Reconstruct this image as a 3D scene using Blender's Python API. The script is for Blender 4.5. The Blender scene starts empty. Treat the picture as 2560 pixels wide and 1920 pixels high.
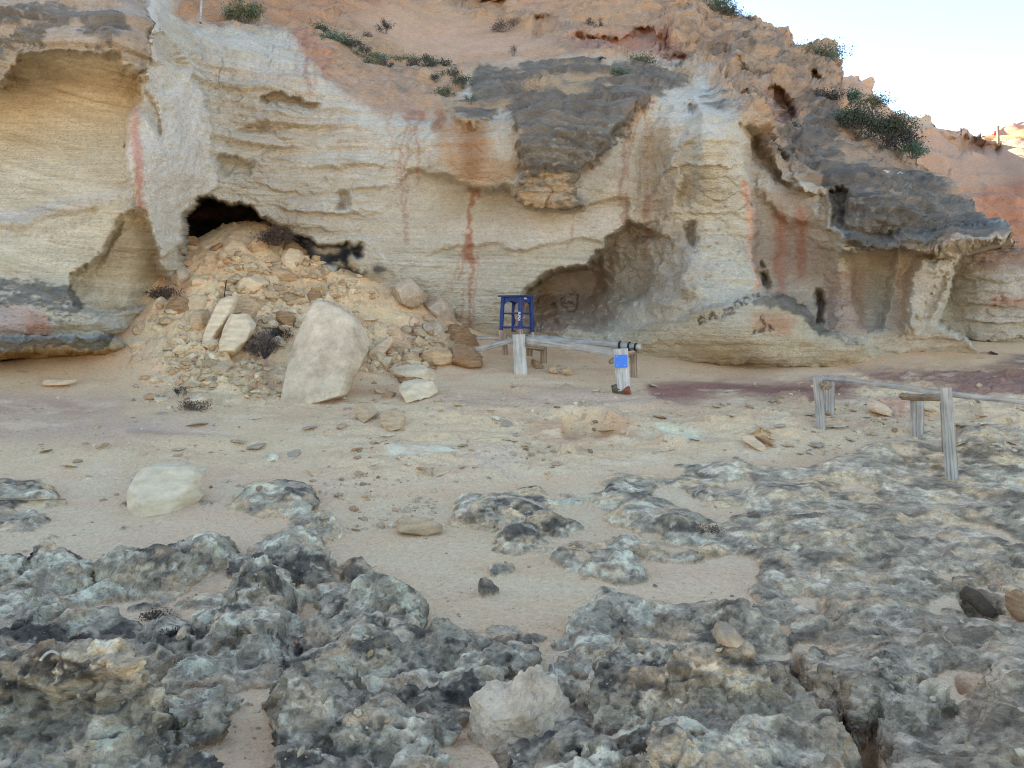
import bpy, bmesh, math, random
import numpy as np
from mathutils import Vector, Matrix
C = bpy.context.scene.collection
R = math.radians
random.seed(7)

# ------------------------------------------------------------ camera, sky, sun, exposure
F = 1900.0                    # focal length in photo pixels (photo 2560 x 1920)
CX, HY, EYE = 1280.0, 810.0, 1.7   # optical axis column, horizon row, eye height
sc = bpy.context.scene
cam = bpy.data.cameras.new('camera'); camo = bpy.data.objects.new('camera', cam); C.objects.link(camo)
cam.sensor_width = 36.0; cam.lens = F/2560*36.0
cam.shift_y = -(960-HY)/2560.0
cam.clip_start = 0.05; cam.clip_end = 3000
camo.location = (0, 0, EYE); camo.rotation_euler = (R(90), 0, 0)
sc.camera = camo
SUN_ELEV, SUN_AZ = 31.0, -46.0     # sun stands behind the cliff, to the left
w = bpy.data.worlds.new('World'); sc.world = w; w.use_nodes = True
nt = w.node_tree; nt.nodes.clear()
sky = nt.nodes.new('ShaderNodeTexSky'); sky.sky_type = 'NISHITA'; sky.sun_disc = False
sky.sun_elevation = R(SUN_ELEV); sky.sun_rotation = R(SUN_AZ)
sky.air_density = 1.0; sky.dust_density = 0.4; sky.ozone_density = 1.0
bg = nt.nodes.new('ShaderNodeBackground'); bg.inputs['Strength'].default_value = 0.066
wo = nt.nodes.new('ShaderNodeOutputWorld')
nt.links.new(sky.outputs[0], bg.inputs[0]); nt.links.new(bg.outputs[0], wo.inputs[0])
sun = bpy.data.lights.new('sun', 'SUN'); sun.energy = 5.0; sun.angle = R(0.5); sun.color = (1.0, .93, .82)
suno = bpy.data.objects.new('sun', sun); C.objects.link(suno)
sd = Vector((math.sin(R(SUN_AZ))*math.cos(R(SUN_ELEV)), math.cos(R(SUN_AZ))*math.cos(R(SUN_ELEV)), math.sin(R(SUN_ELEV))))
suno.rotation_euler = sd.to_track_quat('Z', 'Y').to_euler()
sc.view_settings.view_transform = 'Standard'; sc.view_settings.look = 'None'
sc.view_settings.exposure = 2.96; sc.view_settings.gamma = 1.0
sc.cycles.use_denoising = True; sc.cycles.denoising_prefilter = 'NONE'; sc.cycles.filter_width = 1.1; sc.cycles.max_bounces = 6; sc.cycles.diffuse_bounces = 4

# ------------------------------------------------------------ noise
_rs = np.random.RandomState(5)
_perm = np.tile(_rs.permutation(256).astype(np.int32), 3)
_g = _rs.normal(size=(256, 3)).astype(np.float32); _g /= np.linalg.norm(_g, axis=1)[:, None]
_gx, _gy, _gz = _g[:, 0].copy(), _g[:, 1].copy(), _g[:, 2].copy()
def pn(x, y, z):
    x = np.asarray(x, np.float32); y = np.asarray(y, np.float32)+0*x; z = np.asarray(z, np.float32)+0*x
    xf = np.floor(x); yf = np.floor(y); zf = np.floor(z)
    xi = xf.astype(np.int32) & 255; yi = yf.astype(np.int32) & 255; zi = zf.astype(np.int32) & 255
    x = x-xf; y = y-yf; z = z-zf
    u = x*x*x*(x*(x*6-15)+10); v = y*y*y*(y*(y*6-15)+10); q = z*z*z*(z*(z*6-15)+10)
    out = 0
    for dx in (0, 1):
        pa = _perm[xi+dx]; wx = u if dx else 1-u
        for dy in (0, 1):
            pb = _perm[pa+yi+dy]; wy = wx*(v if dy else 1-v)
            for dz in (0, 1):
                h = _perm[pb+zi+dz]
                out = out + wy*(q if dz else 1-q)*(_gx[h]*(x-dx)+_gy[h]*(y-dy)+_gz[h]*(z-dz))
    return out*1.5
AA = None          # [spacing of the mesh points in metres]: octaves finer than the mesh fade out
def fbm(x, y, z, o=4, g=.5, l=2.03):
    a, s, t = 1.0, 0, 0; f = None
    if AA is not None and np.shape(x) == AA[0].shape:
        f = np.abs(np.diff(np.asarray(x), axis=1)).mean()/AA[1]; f = f*1.6
    for i in range(o):
        w_ = 1 if f is None else sst(1.25, .5, f*AA[0])
        if f is not None: f = f*l
        s = s+a*w_*pn(x, y, z); t += a; a *= g; x = x*l+13.1; y = y*l+7.7; z = z*l+3.3
    return s/t
def ridged(x, y, z, o=4, g=.55, l=2.1):
    a, s, t = 1.0, 0, 0; f = None
    if AA is not None and np.shape(x) == AA[0].shape:
        f = np.abs(np.diff(np.asarray(x), axis=1)).mean()/AA[1]; f = f*1.6
    for i in range(o):
        w_ = 1 if f is None else sst(1.25, .5, f*AA[0])
        if f is not None: f = f*l
        s = s+a*w_*(1-2*np.abs(pn(x, y, z))); t += a; a *= g; x = x*l+5.1; y = y*l+17.7; z = z*l+9.3
    return s/t
def cells(x, y, z):
    # distance to the nearest jittered point (pits and knobs), 3-D
    x = np.asarray(x, np.float32); xf, yf, zf = np.floor(x), np.floor(y), np.floor(z)
    xi = xf.astype(np.int32); yi = yf.astype(np.int32); zi = zf.astype(np.int32)
    best = np.full(x.shape, 9.0, np.float32)
    for dx in (-1, 0, 1):
        for dy in (-1, 0, 1):
            for dz in (-1, 0, 1):
                h = _perm[_perm[_perm[(xi+dx) & 255]+((yi+dy) & 255)]+((zi+dz) & 255)]
                px = xf+dx+.5+.6*_gx[h]-x; py = yf+dy+.5+.6*_gy[h]-y; pz = zf+dz+.5+.6*_gz[h]-z
                best = np.minimum(best, px*px+py*py+pz*pz)
    return np.sqrt(best)
def sst(a, b, x):
    t = np.clip((x-a)/(b-a), 0, 1); return t*t*(3-2*t)
def lin(c):
    c = np.array(c, np.float64)/255; return np.where(c <= .04045, c/12.92, ((c+.055)/1.055)**2.4)

def spacing(X, Y, Z):
    P = np.stack([X, Y, Z], -1); r = np.linalg.norm(np.diff(P, axis=0), axis=2); r = np.concatenate([r, r[-1:]]); r = np.maximum(r, np.roll(r, 1, 0)*.7)
    c = np.abs(np.gradient(X, axis=1)); c = np.minimum(c, .2); r = np.maximum(np.minimum(r, .25), c*.8)
    for k in range(2): r = (np.roll(r, 1, 0)+r+np.roll(r, -1, 0))/3
    return [r.astype(np.float32), float(np.abs(np.diff(X, axis=1)).mean())]
# ------------------------------------------------------------ rasters over the photo's field of view
X0, Y0, CELL, NW, NH = -320, -1000, 2, 1600, 1480
def box(a, r, ax):
    if r < 1: return a
    n = a.shape[ax]; pad = [(0, 0), (0, 0)]; pad[ax] = (r+1, r)
    c = np.cumsum(np.pad(a, pad, mode='edge'), axis=ax, dtype=np.float64)
    if ax == 0: return ((c[2*r+1:2*r+1+n]-c[:n])/(2*r+1)).astype(np.float32)
    return ((c[:, 2*r+1:2*r+1+n]-c[:, :n])/(2*r+1)).astype(np.float32)
def mask(poly, blur=3):
    """filled polygon, edges softened over about `blur` photo pixels; returns (slice, array)"""
    p = np.array(poly, np.float64); r = int(round(blur/CELL)); pad = 3*r+3
    x0 = max(0, int((p[:, 0].min()-X0)/CELL)-pad); x1 = min(NW, int((p[:, 0].max()-X0)/CELL)+pad+2)
    y0 = max(0, int((p[:, 1].min()-Y0)/CELL)-pad); y1 = min(NH, int((p[:, 1].max()-Y0)/CELL)+pad+2)
    gx = X0+CELL*np.arange(x0, x1)[None, :]; gy = Y0+CELL*np.arange(y0, y1)[:, None]
    m = np.zeros((y1-y0, x1-x0), bool)
    for (ax, ay), (bx, by) in zip(p, np.roll(p, -1, 0)):
        if ay == by: continue
        m ^= ((gy >= ay) != (gy >= by)) & (gx < (bx-ax)*(gy-ay)/(by-ay)+ax)
    m = m.astype(np.float32)
    for k in range(2):
        m = box(box(m, r, 0), r, 1)
    return (slice(y0, y1), slice(x0, x1)), m, gx, gy
class Layer:
    def __init__(s, v=0.0): s.a = np.full((NH, NW), v, np.float32)
    def add(s, poly, val, blur=3, yl=None, xl=None):
        sl, m, gx, gy = mask(poly, blur)
        if yl: m = m*np.interp(gy, [q[0] for q in yl], [q[1] for q in yl])
        if xl: m = m*np.interp(gx, [q[0] for q in xl], [q[1] for q in xl])
        s.a[sl] += (val*m).astype(np.float32); return s
    def mix(s, poly, val, blur=3, al=1.0):
        sl, m, gx, gy = mask(poly, blur); m = m*al; s.a[sl] = s.a[sl]*(1-m)+val*m; return s
    def stroke(s, pts, w, val, blur=2):
        for (ax, ay), (bx, by) in zip(pts[:-1], pts[1:]):
            d = math.hypot(bx-ax, by-ay) or 1; nx, ny = -(by-ay)/d*w/2, (bx-ax)/d*w/2
            s.add([(ax+nx, ay+ny), (bx+nx, by+ny), (bx-nx, by-ny), (ax-nx, ay-ny)], val, blur)
        return s
    def __call__(s, px, py):
        fx = np.clip((px-X0)/CELL, 0, NW-1.001); fy = np.clip((py-Y0)/CELL, 0, NH-1.001)
        ix = fx.astype(np.int32); iy = fy.astype(np.int32); tx = (fx-ix).astype(np.float32); ty = (fy-iy).astype(np.float32)
        a = s.a
        return (a[iy, ix]*(1-tx)+a[iy, ix+1]*tx)*(1-ty)+(a[iy+1, ix]*(1-tx)+a[iy+1, ix+1]*tx)*ty
class Paint:
    def __init__(s, c): s.l = [Layer(v) for v in lin(c)]
    def p(s, poly, c, blur=6, al=1.0):
        sl, m, gx, gy = mask(poly, blur); m = m*al
        for l, v in zip(s.l, lin(c)): l.a[sl] = l.a[sl]*(1-m)+v*m
        return s
    def line(s, pts, w, c, blur=3, al=1.0):
        for (ax, ay), (bx, by) in zip(pts[:-1], pts[1:]):
            d = math.hypot(bx-ax, by-ay) or 1; nx, ny = -(by-ay)/d*w/2, (bx-ax)/d*w/2
            s.p([(ax+nx, ay+ny), (bx+nx, by+ny), (bx-nx, by-ny), (ax-nx, ay-ny)], c, blur, al)
        return s
    def __call__(s, px, py): return np.stack([l(px, py) for l in s.l], -1)
class RBF:
    """thin-plate surface through control points (u, v, value)"""
    def __init__(s, pts, sc=1.0, smooth=1e-3):
        p = np.array(pts, np.float64); s.sc = sc; s.p = p[:, :2]*sc; n = len(p)
        K = s.k(np.linalg.norm(s.p[:, None]-s.p[None], axis=2)); P = np.c_[np.ones(n), s.p]
        A = np.zeros((n+3, n+3)); A[:n, :n] = K+smooth*np.eye(n); A[:n, n:] = P; A[n:, :n] = P.T
        s.w = np.linalg.solve(A, np.r_[p[:, 2], 0, 0, 0])
    def k(s, r): return np.where(r > 0, r*r*np.log(r+1e-12), 0)
    def __call__(s, u, v):
        u = np.asarray(u, np.float64)*s.sc; v = np.asarray(v, np.float64)*s.sc
        o = s.w[-3]+s.w[-2]*u+s.w[-1]*v
        for (a, b), w_ in zip(s.p, s.w[:-3]):
            r2 = (u-a)**2+(v-b)**2; o = o+w_*.5*r2*np.log(r2+1e-12)
        return o
def grid_eval(fn, x0, x1, y0, y1, st):
    xs = np.arange(x0, x1+st, st); ys = np.arange(y0, y1+st, st)
    g = fn(*np.meshgrid(xs, ys)).astype(np.float32)
    def f(x, y):
        fx = np.clip((x-x0)/st, 0, len(xs)-1.001); fy = np.clip((y-y0)/st, 0, len(ys)-1.001)
        ix = fx.astype(int); iy = fy.astype(int); tx = fx-ix; ty = fy-iy
        return (g[iy, ix]*(1-tx)+g[iy, ix+1]*tx)*(1-ty)+(g[iy+1, ix]*(1-tx)+g[iy+1, ix+1]*tx)*ty
    return f
def curve(pts): 
    a = np.array(pts, float); return lambda x: np.interp(x, a[:, 0], a[:, 1])
def at(px, py, Y): return Vector(((px-CX)/F*Y, Y, EYE-(py-HY)/F*Y))

# ------------------------------------------------------------ mesh + tagging helpers
def tag(o, label=None, cat=None, group=None, kind=None):
    for k, v in (('label', label), ('category', cat), ('group', group), ('kind', kind)):
        if v: o[k] = v
    return o
def grid_mesh(name, P, col, mat, flip=False):
    nr, nc = P.shape[:2]
    me = bpy.data.meshes.new(name); n = nr*nc
    idx = np.arange(n).reshape(nr, nc)
    q = np.stack([idx[:-1, :-1], idx[:-1, 1:], idx[1:, 1:], idx[1:, :-1]], -1).reshape(-1, 4)
    if flip: q = q[:, ::-1]
    me.vertices.add(n); me.vertices.foreach_set('co', P.reshape(-1).astype(np.float32))
    me.loops.add(q.size); me.loops.foreach_set('vertex_index', q.reshape(-1).astype(np.int32))
    me.polygons.add(len(q)); me.polygons.foreach_set('loop_start', (np.arange(len(q))*4).astype(np.int32))
    me.polygons.foreach_set('use_smooth', np.ones(len(q), bool))
    me.update(calc_edges=True)
    ca = me.color_attributes.new('Col', 'FLOAT_COLOR', 'POINT')
    ca.data.foreach_set('color', (col if col.shape[-1] == 4 else np.concatenate([col, np.zeros((nr, nc, 1))], -1)).reshape(-1).astype(np.float32))
    me.materials.append(mat); o = bpy.data.objects.new(name, me); C.objects.link(o)
    return o

def nodes_of(m):
    m.use_nodes = True; t = m.node_tree; return t, t.nodes['Principled BSDF']
def rock_material(name, bump=.5, scale=1.0, base=None, var=.25, dist=.02, rough=.92, strat=0.0, mottle=False):
    """rough stone; colour from the mesh's own colour attribute (or `base`) with fine grain"""
    m = bpy.data.materials.new(name); t, b = nodes_of(m); N = t.nodes.new; L = t.links.new
    b.inputs['Roughness'].default_value = rough; b.inputs['Specular IOR Level'].default_value = .25
    geo = N('ShaderNodeNewGeometry') if base is None else N('ShaderNodeTexCoord')
    co = geo.outputs['Position'] if base is None else geo.outputs['Object']
    n1 = N('ShaderNodeTexNoise'); n1.inputs['Scale'].default_value = 14*scale; n1.inputs['Detail'].default_value = 8; n1.inputs['Roughness'].default_value = .65
    n2 = N('ShaderNodeTexNoise'); n2.inputs['Scale'].default_value = 70*scale; n2.inputs['Detail'].default_value = 6; n2.inputs['Roughness'].default_value = .75
    n3 = N('ShaderNodeTexVoronoi'); n3.inputs['Scale'].default_value = 38*scale
    mp = N('ShaderNodeMapping'); mp.inputs['Scale'].default_value = (1, 1, 1+strat)
    L(co, mp.inputs[0])
    for n in (n1, n2, n3): L(mp.outputs[0], n.inputs['Vector'])
    ad = N('ShaderNodeMath'); ad.operation = 'ADD'; L(n1.outputs[0], ad.inputs[0]); L(n2.outputs[0], ad.inputs[1])
    mr = N('ShaderNodeMapRange'); L(ad.outputs[0], mr.inputs[0])
    mr.inputs[1].default_value = .7; mr.inputs[2].default_value = 1.3; mr.inputs[3].default_value = 1-var; mr.inputs[4].default_value = 1+var
    mx = N('ShaderNodeMix'); mx.data_type = 'RGBA'; mx.blend_type = 'MULTIPLY'; mx.inputs[0].default_value = 1
    bed = None
    if base is None:
        at_ = N('ShaderNodeAttribute'); at_.attribute_name = 'Col'
        mb = N('ShaderNodeMapping'); mb.inputs['Scale'].default_value = (4.5, 5.5, 8) if mottle else (.7, .7, 17); mb.inputs['Rotation'].default_value = (0, R(2.5), 0); L(co, mb.inputs[0])
        nb = N('ShaderNodeTexNoise'); nb.inputs['Scale'].default_value = 1.6; nb.inputs['Detail'].default_value = 10 if mottle else 7; nb.inputs['Roughness'].default_value = .76 if mottle else .7; nb.inputs['Distortion'].default_value = .25; L(mb.outputs[0], nb.inputs['Vector'])
        rb_ = N('ShaderNodeMapRange'); L(nb.outputs[0], rb_.inputs[0]); rb_.inputs[1].default_value = .38 if mottle else .36; rb_.inputs[2].default_value = .62 if mottle else .58; rb_.inputs[3].default_value = .64 if mottle else .80; rb_.inputs[4].default_value = 1.55 if mottle else 1.08
        bl = N('ShaderNodeMix'); bl.data_type = 'RGBA'; L(at_.outputs['Alpha'], bl.inputs[0]); bl.inputs[6].default_value = (1, 1, 1, 1); L(rb_.outputs[0], bl.inputs[7])
        m2_ = N('ShaderNodeMix'); m2_.data_type = 'RGBA'; m2_.blend_type = 'MULTIPLY'; m2_.inputs[0].default_value = 1; L(at_.outputs['Color'], m2_.inputs[6]); L(bl.outputs[2], m2_.inputs[7]); L(m2_.outputs[2], mx.inputs[6])
        bed = N('ShaderNodeMath'); bed.operation = 'MULTIPLY'; L(nb.outputs[0], bed.inputs[0]); L(at_.outputs['Alpha'], bed.inputs[1])
    else:
        rp = N('ShaderNodeValToRGB'); e = rp.color_ramp.elements
        e[0].position = .3; e[0].color = (*lin(base[0]), 1); e[1].position = .7; e[1].color = (*lin(base[1]), 1)
        n0 = N('ShaderNodeTexNoise'); n0.inputs['Scale'].default_value = 3.5*scale; n0.inputs['Detail'].default_value = 6
        m0 = N('ShaderNodeMapping'); m0.inputs['Scale'].default_value = (1, 1, 1+strat*2); L(co, m0.inputs[0])
        L(m0.outputs[0], n0.inputs['Vector']); L(n0.outputs[0], rp.inputs[0]); L(rp.outputs[0], mx.inputs[6])
    L(mr.outputs[0], mx.inputs[7])
    n4 = N('ShaderNodeTexNoise'); n4.inputs['Scale'].default_value = 32*scale; n4.inputs['Detail'].default_value = 5; n4.inputs['Roughness'].default_value = .7; L(mp.outputs[0], n4.inputs['Vector'])
    r4 = N('ShaderNodeMapRange'); L(n4.outputs[0], r4.inputs[0]); r4.inputs[1].default_value = .30; r4.inputs[2].default_value = .46; r4.inputs[3].default_value = 1-2.2*var; r4.inputs[4].default_value = 1.0
    m4 = N('ShaderNodeMix'); m4.data_type = 'RGBA'; m4.blend_type = 'MULTIPLY'; m4.inputs[0].default_value = 1; L(mx.outputs[2], m4.inputs[6]); L(r4.outputs[0], m4.inputs[7]); L(m4.outputs[2], b.inputs['Base Color'])
    s = N('ShaderNodeMath'); s.operation = 'MULTIPLY_ADD'; L(n2.outputs[0], s.inputs[0]); s.inputs[1].default_value = .5; L(n1.outputs[0], s.inputs[2])
    s2 = N('ShaderNodeMath'); s2.operation = 'MULTIPLY_ADD'; L(n3.outputs[0], s2.inputs[0]); s2.inputs[1].default_value = .35; L(s.outputs[0], s2.inputs[2])
    bp = N('ShaderNodeBump'); bp.inputs['Strength'].default_value = bump; bp.inputs['Distance'].default_value = dist
    if bed:
        s3 = N('ShaderNodeMath'); s3.operation = 'MULTIPLY_ADD'; L(bed.outputs[0], s3.inputs[0]); s3.inputs[1].default_value = 4.5 if mottle else 1.6; L(s2.outputs[0], s3.inputs[2]); s2 = s3
    L(s2.outputs[0], bp.inputs['Height']); L(bp.outputs[0], b.inputs['Normal'])
    return m

ALB = np.array([1.22, 1.20, 1.24])      # sRGB readings of the photo -> true albedo
# ------------------------------------------------------------ the main cliff
def sheet(name, px0, px1, step, vtop, vbot, nrow, depth, D, mat, relief, paint, back=(1.5, 22), above=-140, wide=(0, 0)):
    pxs = np.concatenate([px0-np.linspace(0, 1, 51)[:0:-1]**2.2*wide[0]-2 if wide[0] else [], np.arange(px0, px1+step, step), px1+4+np.linspace(0, 1, 31)[1:]**2*wide[1] if wide[1] else []]); vt = vtop(pxs); vb = vbot(pxs)
    vt = vt+fbm(pxs/40, 3.1, 7.7, 4)*14*np.clip((pxs-600)/600, 0, 1)
    lo, hi_ = float(vb.max()), float(max(above, vt.min()))
    t = np.linspace(lo, hi_, nrow)[:, None]
    rows = [np.maximum(np.minimum(t, vb+(lo-vb)*0+60), vt)]
    if vt.min() < above:
        t2 = np.linspace(above, float(vt.min()), 22)[1:, None]; rows.append(np.maximum(t2+0*vt, vt))
    py = np.concatenate(rows); px = np.broadcast_to(pxs, py.shape)
    w1 = fbm(px/55, py/55, 1.5, 3); w2 = fbm(px/55, py/55, 8.5, 3); w3 = pn(px/14, py/14, 3.3); w4 = pn(px/14, py/14, 6.3)
    w5 = pn(px/6, py/6, 13.3); sx = px+w1*18+w3*6+w5*2; sy = py+w2*14+w4*5+w5*2
    Y = depth(px, py)+D(sx, sy)
    X = (px-CX)/F*Y; Z = EYE-(py-HY)/F*Y
    global AA
    AA = spacing(X, Y, Z); d, col = relief(px, py, sx, sy, X, Y, Z, paint); AA = None
    # smooth outward direction
    Yb = depth(px, py); Pb = np.stack([(px-CX)/F*Yb, Yb, EYE-(py-HY)/F*Yb], -1)
    du = np.gradient(Pb, axis=1); dv = np.gradient(Pb, axis=0); nn = np.cross(du, dv); nn /= np.linalg.norm(nn, axis=2)[..., None]+1e-9
    nn *= np.where(nn[..., 1:2] > 0, -1, 1)
    P = np.stack([X, Y, Z], -1)+nn*d[..., None]
    # over the brow and back into the land behind
    last = P[-1]; ex = []; cx = []
    for k in range(1, 15):
        q = last.copy(); q[:, 1] += back[0]*k; q[:, 2] += -.03*k*back[0]+.25*pn(last[:, 0]*.5, k*.5, 4.4)-.12
        ex.append(q); cx.append(col[-1])
    P = np.concatenate([P, np.array(ex)]); col = np.concatenate([col, np.array(cx)])
    return grid_mesh(name, P, np.concatenate([col[..., :3]*ALB, col[..., 3:]], -1), mat, flip=False)

vtop_main = curve([(-320, -760), (0, -760), (1000, -520), (1500, -230), (1700, -70), (1764, -8), (1790, 14), (1820, 32), (1850, 40), (1870, 44), (1900, 55), (1925, 62), (1955, 72), (1968, 73), (1980, 108),
    (1984, 116), (2000, 119), (2080, 128), (2092, 150), (2102, 190), (2114, 270), (2122, 286), (2156, 318), (2195, 349), (2204, 360), (2236, 373), (2269, 392), (2282, 399), (2319, 419), (2345, 443), (2382, 469),
    (2390, 492), (2419, 519), (2445, 540), (2500, 556), (2512, 562), (2524, 596), (2535, 625), (2600, 640), (2880, 650)])
vbot_main = curve([(-320, 1000), (0, 980), (350, 960), (600, 900), (900, 920), (1200, 980), (1600, 985), (1900, 1000), (2880, 1020)])
base_pts = [(-320, 300, 10.2), (-320, 800, 10), (-320, -100, 11), (0, 0, 10.9), (0, 300, 10.8), (0, 600, 10.6), (0, 780, 10.5), (0, 880, 10.7), (0, 980, 12), (250, 0, 11.1), (250, 300, 10.8), (250, 600, 10.8), (250, 780, 10.9), (250, 930, 12),
    (340, 400, 10.7), (340, 250, 10.8), (345, 560, 10.9), (370, 60, 11.0), (400, 620, 11.4), (540, 400, 12.7), (530, 200, 13.0), (450, 560, 12.0), (420, 760, 12.4), (420, 950, 14),
    (600, 120, 13.3), (600, 300, 13.0), (600, 450, 12.9), (600, 650, 13.4), (600, 900, 15), (800, 180, 13.4), (800, 300, 13.0), (800, 500, 12.9), (800, 700, 13.3), (850, 900, 15.5), (1000, 300, 13.1), (1000, 420, 12.8), (1000, 600, 12.9), (1000, 750, 13.1), (1000, 900, 15),
    (1200, 330, 12.6), (1200, 450, 12.4), (1200, 600, 12.9), (1200, 780, 13.1), (1200, 860, 13.6), (1200, 960, 16), (1400, 280, 12.5), (1400, 400, 12.0), (1400, 500, 12.1), (1400, 600, 12.6), (1400, 850, 13.1), (1400, 960, 15), (1600, 280, 12.8), (1600, 400, 12.8), (1600, 500, 12.9), (1600, 700, 13.2), (1600, 860, 12.6), (1600, 970, 14),
    (1750, 270, 12.6), (1750, 500, 12.4), (1750, 700, 12.3), (1750, 860, 12.0), (1840, 300, 12.6), (1850, 500, 12.4), (1850, 750, 11.9), (1900, 870, 11.6), (1900, 980, 13.5),
    (1950, 450, 12.9), (1950, 650, 12.8), (2050, 780, 12.6), (2100, 880, 11.9), (2150, 980, 13.5), (2050, 520, 12.6), (2200, 480, 12.6), (2200, 600, 12.4), (2200, 720, 12.8), (2200, 850, 12.4), (2350, 820, 12.4), (2350, 700, 12.6), (2400, 600, 12.3), (2500, 590, 12.2), (2450, 880, 12.4), (2450, 990, 14), (2700, 700, 13), (2700, 900, 13), (2880, 990, 15),
    (500, 10, 14.6), (600, 20, 15.5), (700, 10, 17), (700, 70, 15.2), (850, 120, 15.0), (900, 0, 19.5), (950, 60, 18.0), (1000, 150, 16.2), (1100, 190, 15.6), (1100, 100, 18.6), (1100, 0, 21), (1200, 150, 17), (1300, 180, 15.4), (1300, 250, 13.6), (1400, 140, 16.2), (1600, 165, 15.5), (1600, 225, 13.6), (1400, 50, 19.5), (1400, 0, 21), (1600, 30, 19.5), (1620, 90, 18.2), (1700, 110, 17.6), (1750, 200, 15.6), (1800, 40, 19), (1800, 150, 17.0), (1850, 230, 15.4), (1950, 100, 18.5), (1950, 200, 16.5), (1950, 330, 15.0), (2080, 150, 18.5), (2060, 300, 15.6), (2150, 400, 14.4), (2250, 390, 15.6), (2330, 460, 14.3), (2430, 540, 13.4),
    (-320, -760, 17), (300, -700, 24), (1000, -500, 29), (1500, -250, 26), (1750, -50, 21), (600, -200, 21), (100, -250, 14)]
depth_main = grid_eval(RBF(base_pts, 1/400.), -330, 2890, -900, 1050, 12)

alcove = [(-340, 228), (0, 222), (27, 214), (31, 175), (54, 155), (58, 138), (136, 133), (233, 137), (292, 137), (300, 156), (323, 175), (350, 183), (352, 210), (345, 262), (334, 268), (319, 295), (311, 428), (322, 470), (322, 520), (240, 680), (180, 720), (-340, 720)]
hollow = [(319, 531), (350, 527), (373, 547), (389, 589), (397, 655), (420, 702), (430, 760), (311, 765), (233, 790), (190, 760), (175, 718), (187, 687), (233, 663), (272, 593), (303, 547)]
fin = [(361, -60), (389, -60), (395, 78), (412, 148), (467, 187), (505, 233), (521, 311), (537, 389), (548, 467), (502, 494), (470, 537), (467, 583), (447, 622), (420, 638), (408, 645), (397, 630), (393, 575), (373, 529), (346, 517), (334, 467), (311, 428), (319, 295), (334, 268), (350, 276), (373, 311), (400, 342), (393, 272), (350, 210), (350, 183), (377, 156), (369, 58)]
cave1 = [(502, 494), (544, 502), (583, 513), (622, 517), (661, 544), (700, 568), (735, 588), (745, 640), (700, 690), (467, 690), (467, 589), (470, 540)]
soot = [(735, 585), (780, 590), (800, 605), (860, 610), (870, 603), (893, 618), (915, 612), (917, 622), (905, 628), (907, 645), (893, 648), (882, 630), (868, 645), (875, 665), (895, 690), (900, 700), (870, 697), (835, 683), (845, 665), (815, 660), (790, 676), (765, 650), (745, 620)]
lip1 = [(1030, 430), (1099, 439), (1130, 455), (1161, 467), (1200, 472), (1239, 472), (1278, 468), (1285, 482), (1301, 502), (1317, 517), (1363, 529), (1414, 525), (1456, 525), (1476, 509), (1520, 500), (1572, 500), (1568, 560), (1526, 597), (1472, 602), (1394, 606), (1317, 626), (1278, 630), (1254, 614), (1184, 618), (1080, 640), (980, 600), (960, 500)]
lip2 = [(1130, 616), (1184, 618), (1219, 614), (1254, 614), (1278, 630), (1317, 626), (1394, 606), (1472, 602), (1523, 605), (1523, 617), (1472, 663), (1394, 679), (1363, 690), (1332, 714), (1300, 760), (1050, 780), (1040, 640)]
cave2 = [(1320, 722), (1332, 714), (1363, 690), (1394, 679), (1472, 663), (1523, 617), (1526, 597), (1565, 566), (1570, 548), (1590, 560), (1625, 575), (1680, 600), (1720, 640), (1730, 740), (1720, 900), (1300, 900), (1310, 780)]
dark = [(1173, 190), (1200, 172), (1317, 160), (1433, 156), (1511, 160), (1589, 156), (1647, 166), (1730, 180), (1740, 215), (1647, 233), (1581, 288), (1534, 323), (1519, 350), (1519, 373), (1492, 412), (1457, 420), (1445, 439), (1441, 486), (1470, 507), (1449, 523), (1414, 525), (1363, 527), (1317, 515), (1297, 498), (1282, 478), (1278, 459), (1309, 424), (1305, 389), (1289, 365), (1293, 311), (1289, 280), (1250, 272), (1219, 303), (1169, 323), (1138, 311), (1122, 280), (1091, 264), (1122, 249), (1180, 249), (1188, 233), (1177, 214)]
gap = [(1836, 300), (1853, 330), (1857, 389), (1872, 428), (1880, 486), (1888, 600), (1888, 617), (1892, 679), (1896, 733), (1925, 752), (1975, 768), (2020, 800), (2070, 830), (2095, 800), (2100, 690), (2060, 500), (1980, 470), (1900, 400), (1872, 340)]
ramp = [(1560, 830), (1700, 800), (1800, 762), (1893, 742), (1950, 750), (2010, 772), (2040, 800), (2080, 830), (2120, 850), (2172, 862), (2172, 885), (2190, 915), (2100, 960), (1900, 1000), (1560, 1000)]
slab = [(-340, 838), (100, 838), (230, 835), (300, 850), (347, 874), (330, 882), (200, 893), (-340, 905)]
Dm = Layer()
Dm.add(alcove, 1, 3, yl=[(133, .8), (200, 1.15), (330, .95), (450, .55), (560, .25), (720, 0)])
Dm.add(hollow, 1, 3, yl=[(527, .25), (580, .6), (700, .75), (790, .3)])
Dm.add([(-340, 690), (180, 700), (235, 780), (330, 830), (-340, 832)], -.45, 14, yl=[(690, 0), (832, 1)])
Dm.add(slab, -.95, 4); Dm.add([(-340, 872), (340, 878), (335, 890), (220, 912), (-340, 925)], .7, 3)
Dm.add([(330, 860), (700, 860), (700, 1000), (330, 1000)], .8, 20)
Dm.add(fin, -.15, 2)
Dm.add([(352, -60), (372, -60), (395, 90), (430, 155), (400, 160), (380, 150)], -.2, 4)
Dm.add(cave1, 1.7, 3, yl=[(500, .8), (560, 1.4), (700, 1.2)], xl=[(467, 1.4), (540, 1.4), (640, .8), (745, .25)])
Dm.add(soot, .28, 3)
Dm.add([(780, 590), (960, 600), (990, 690), (780, 690)], -.12, 8)
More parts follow.
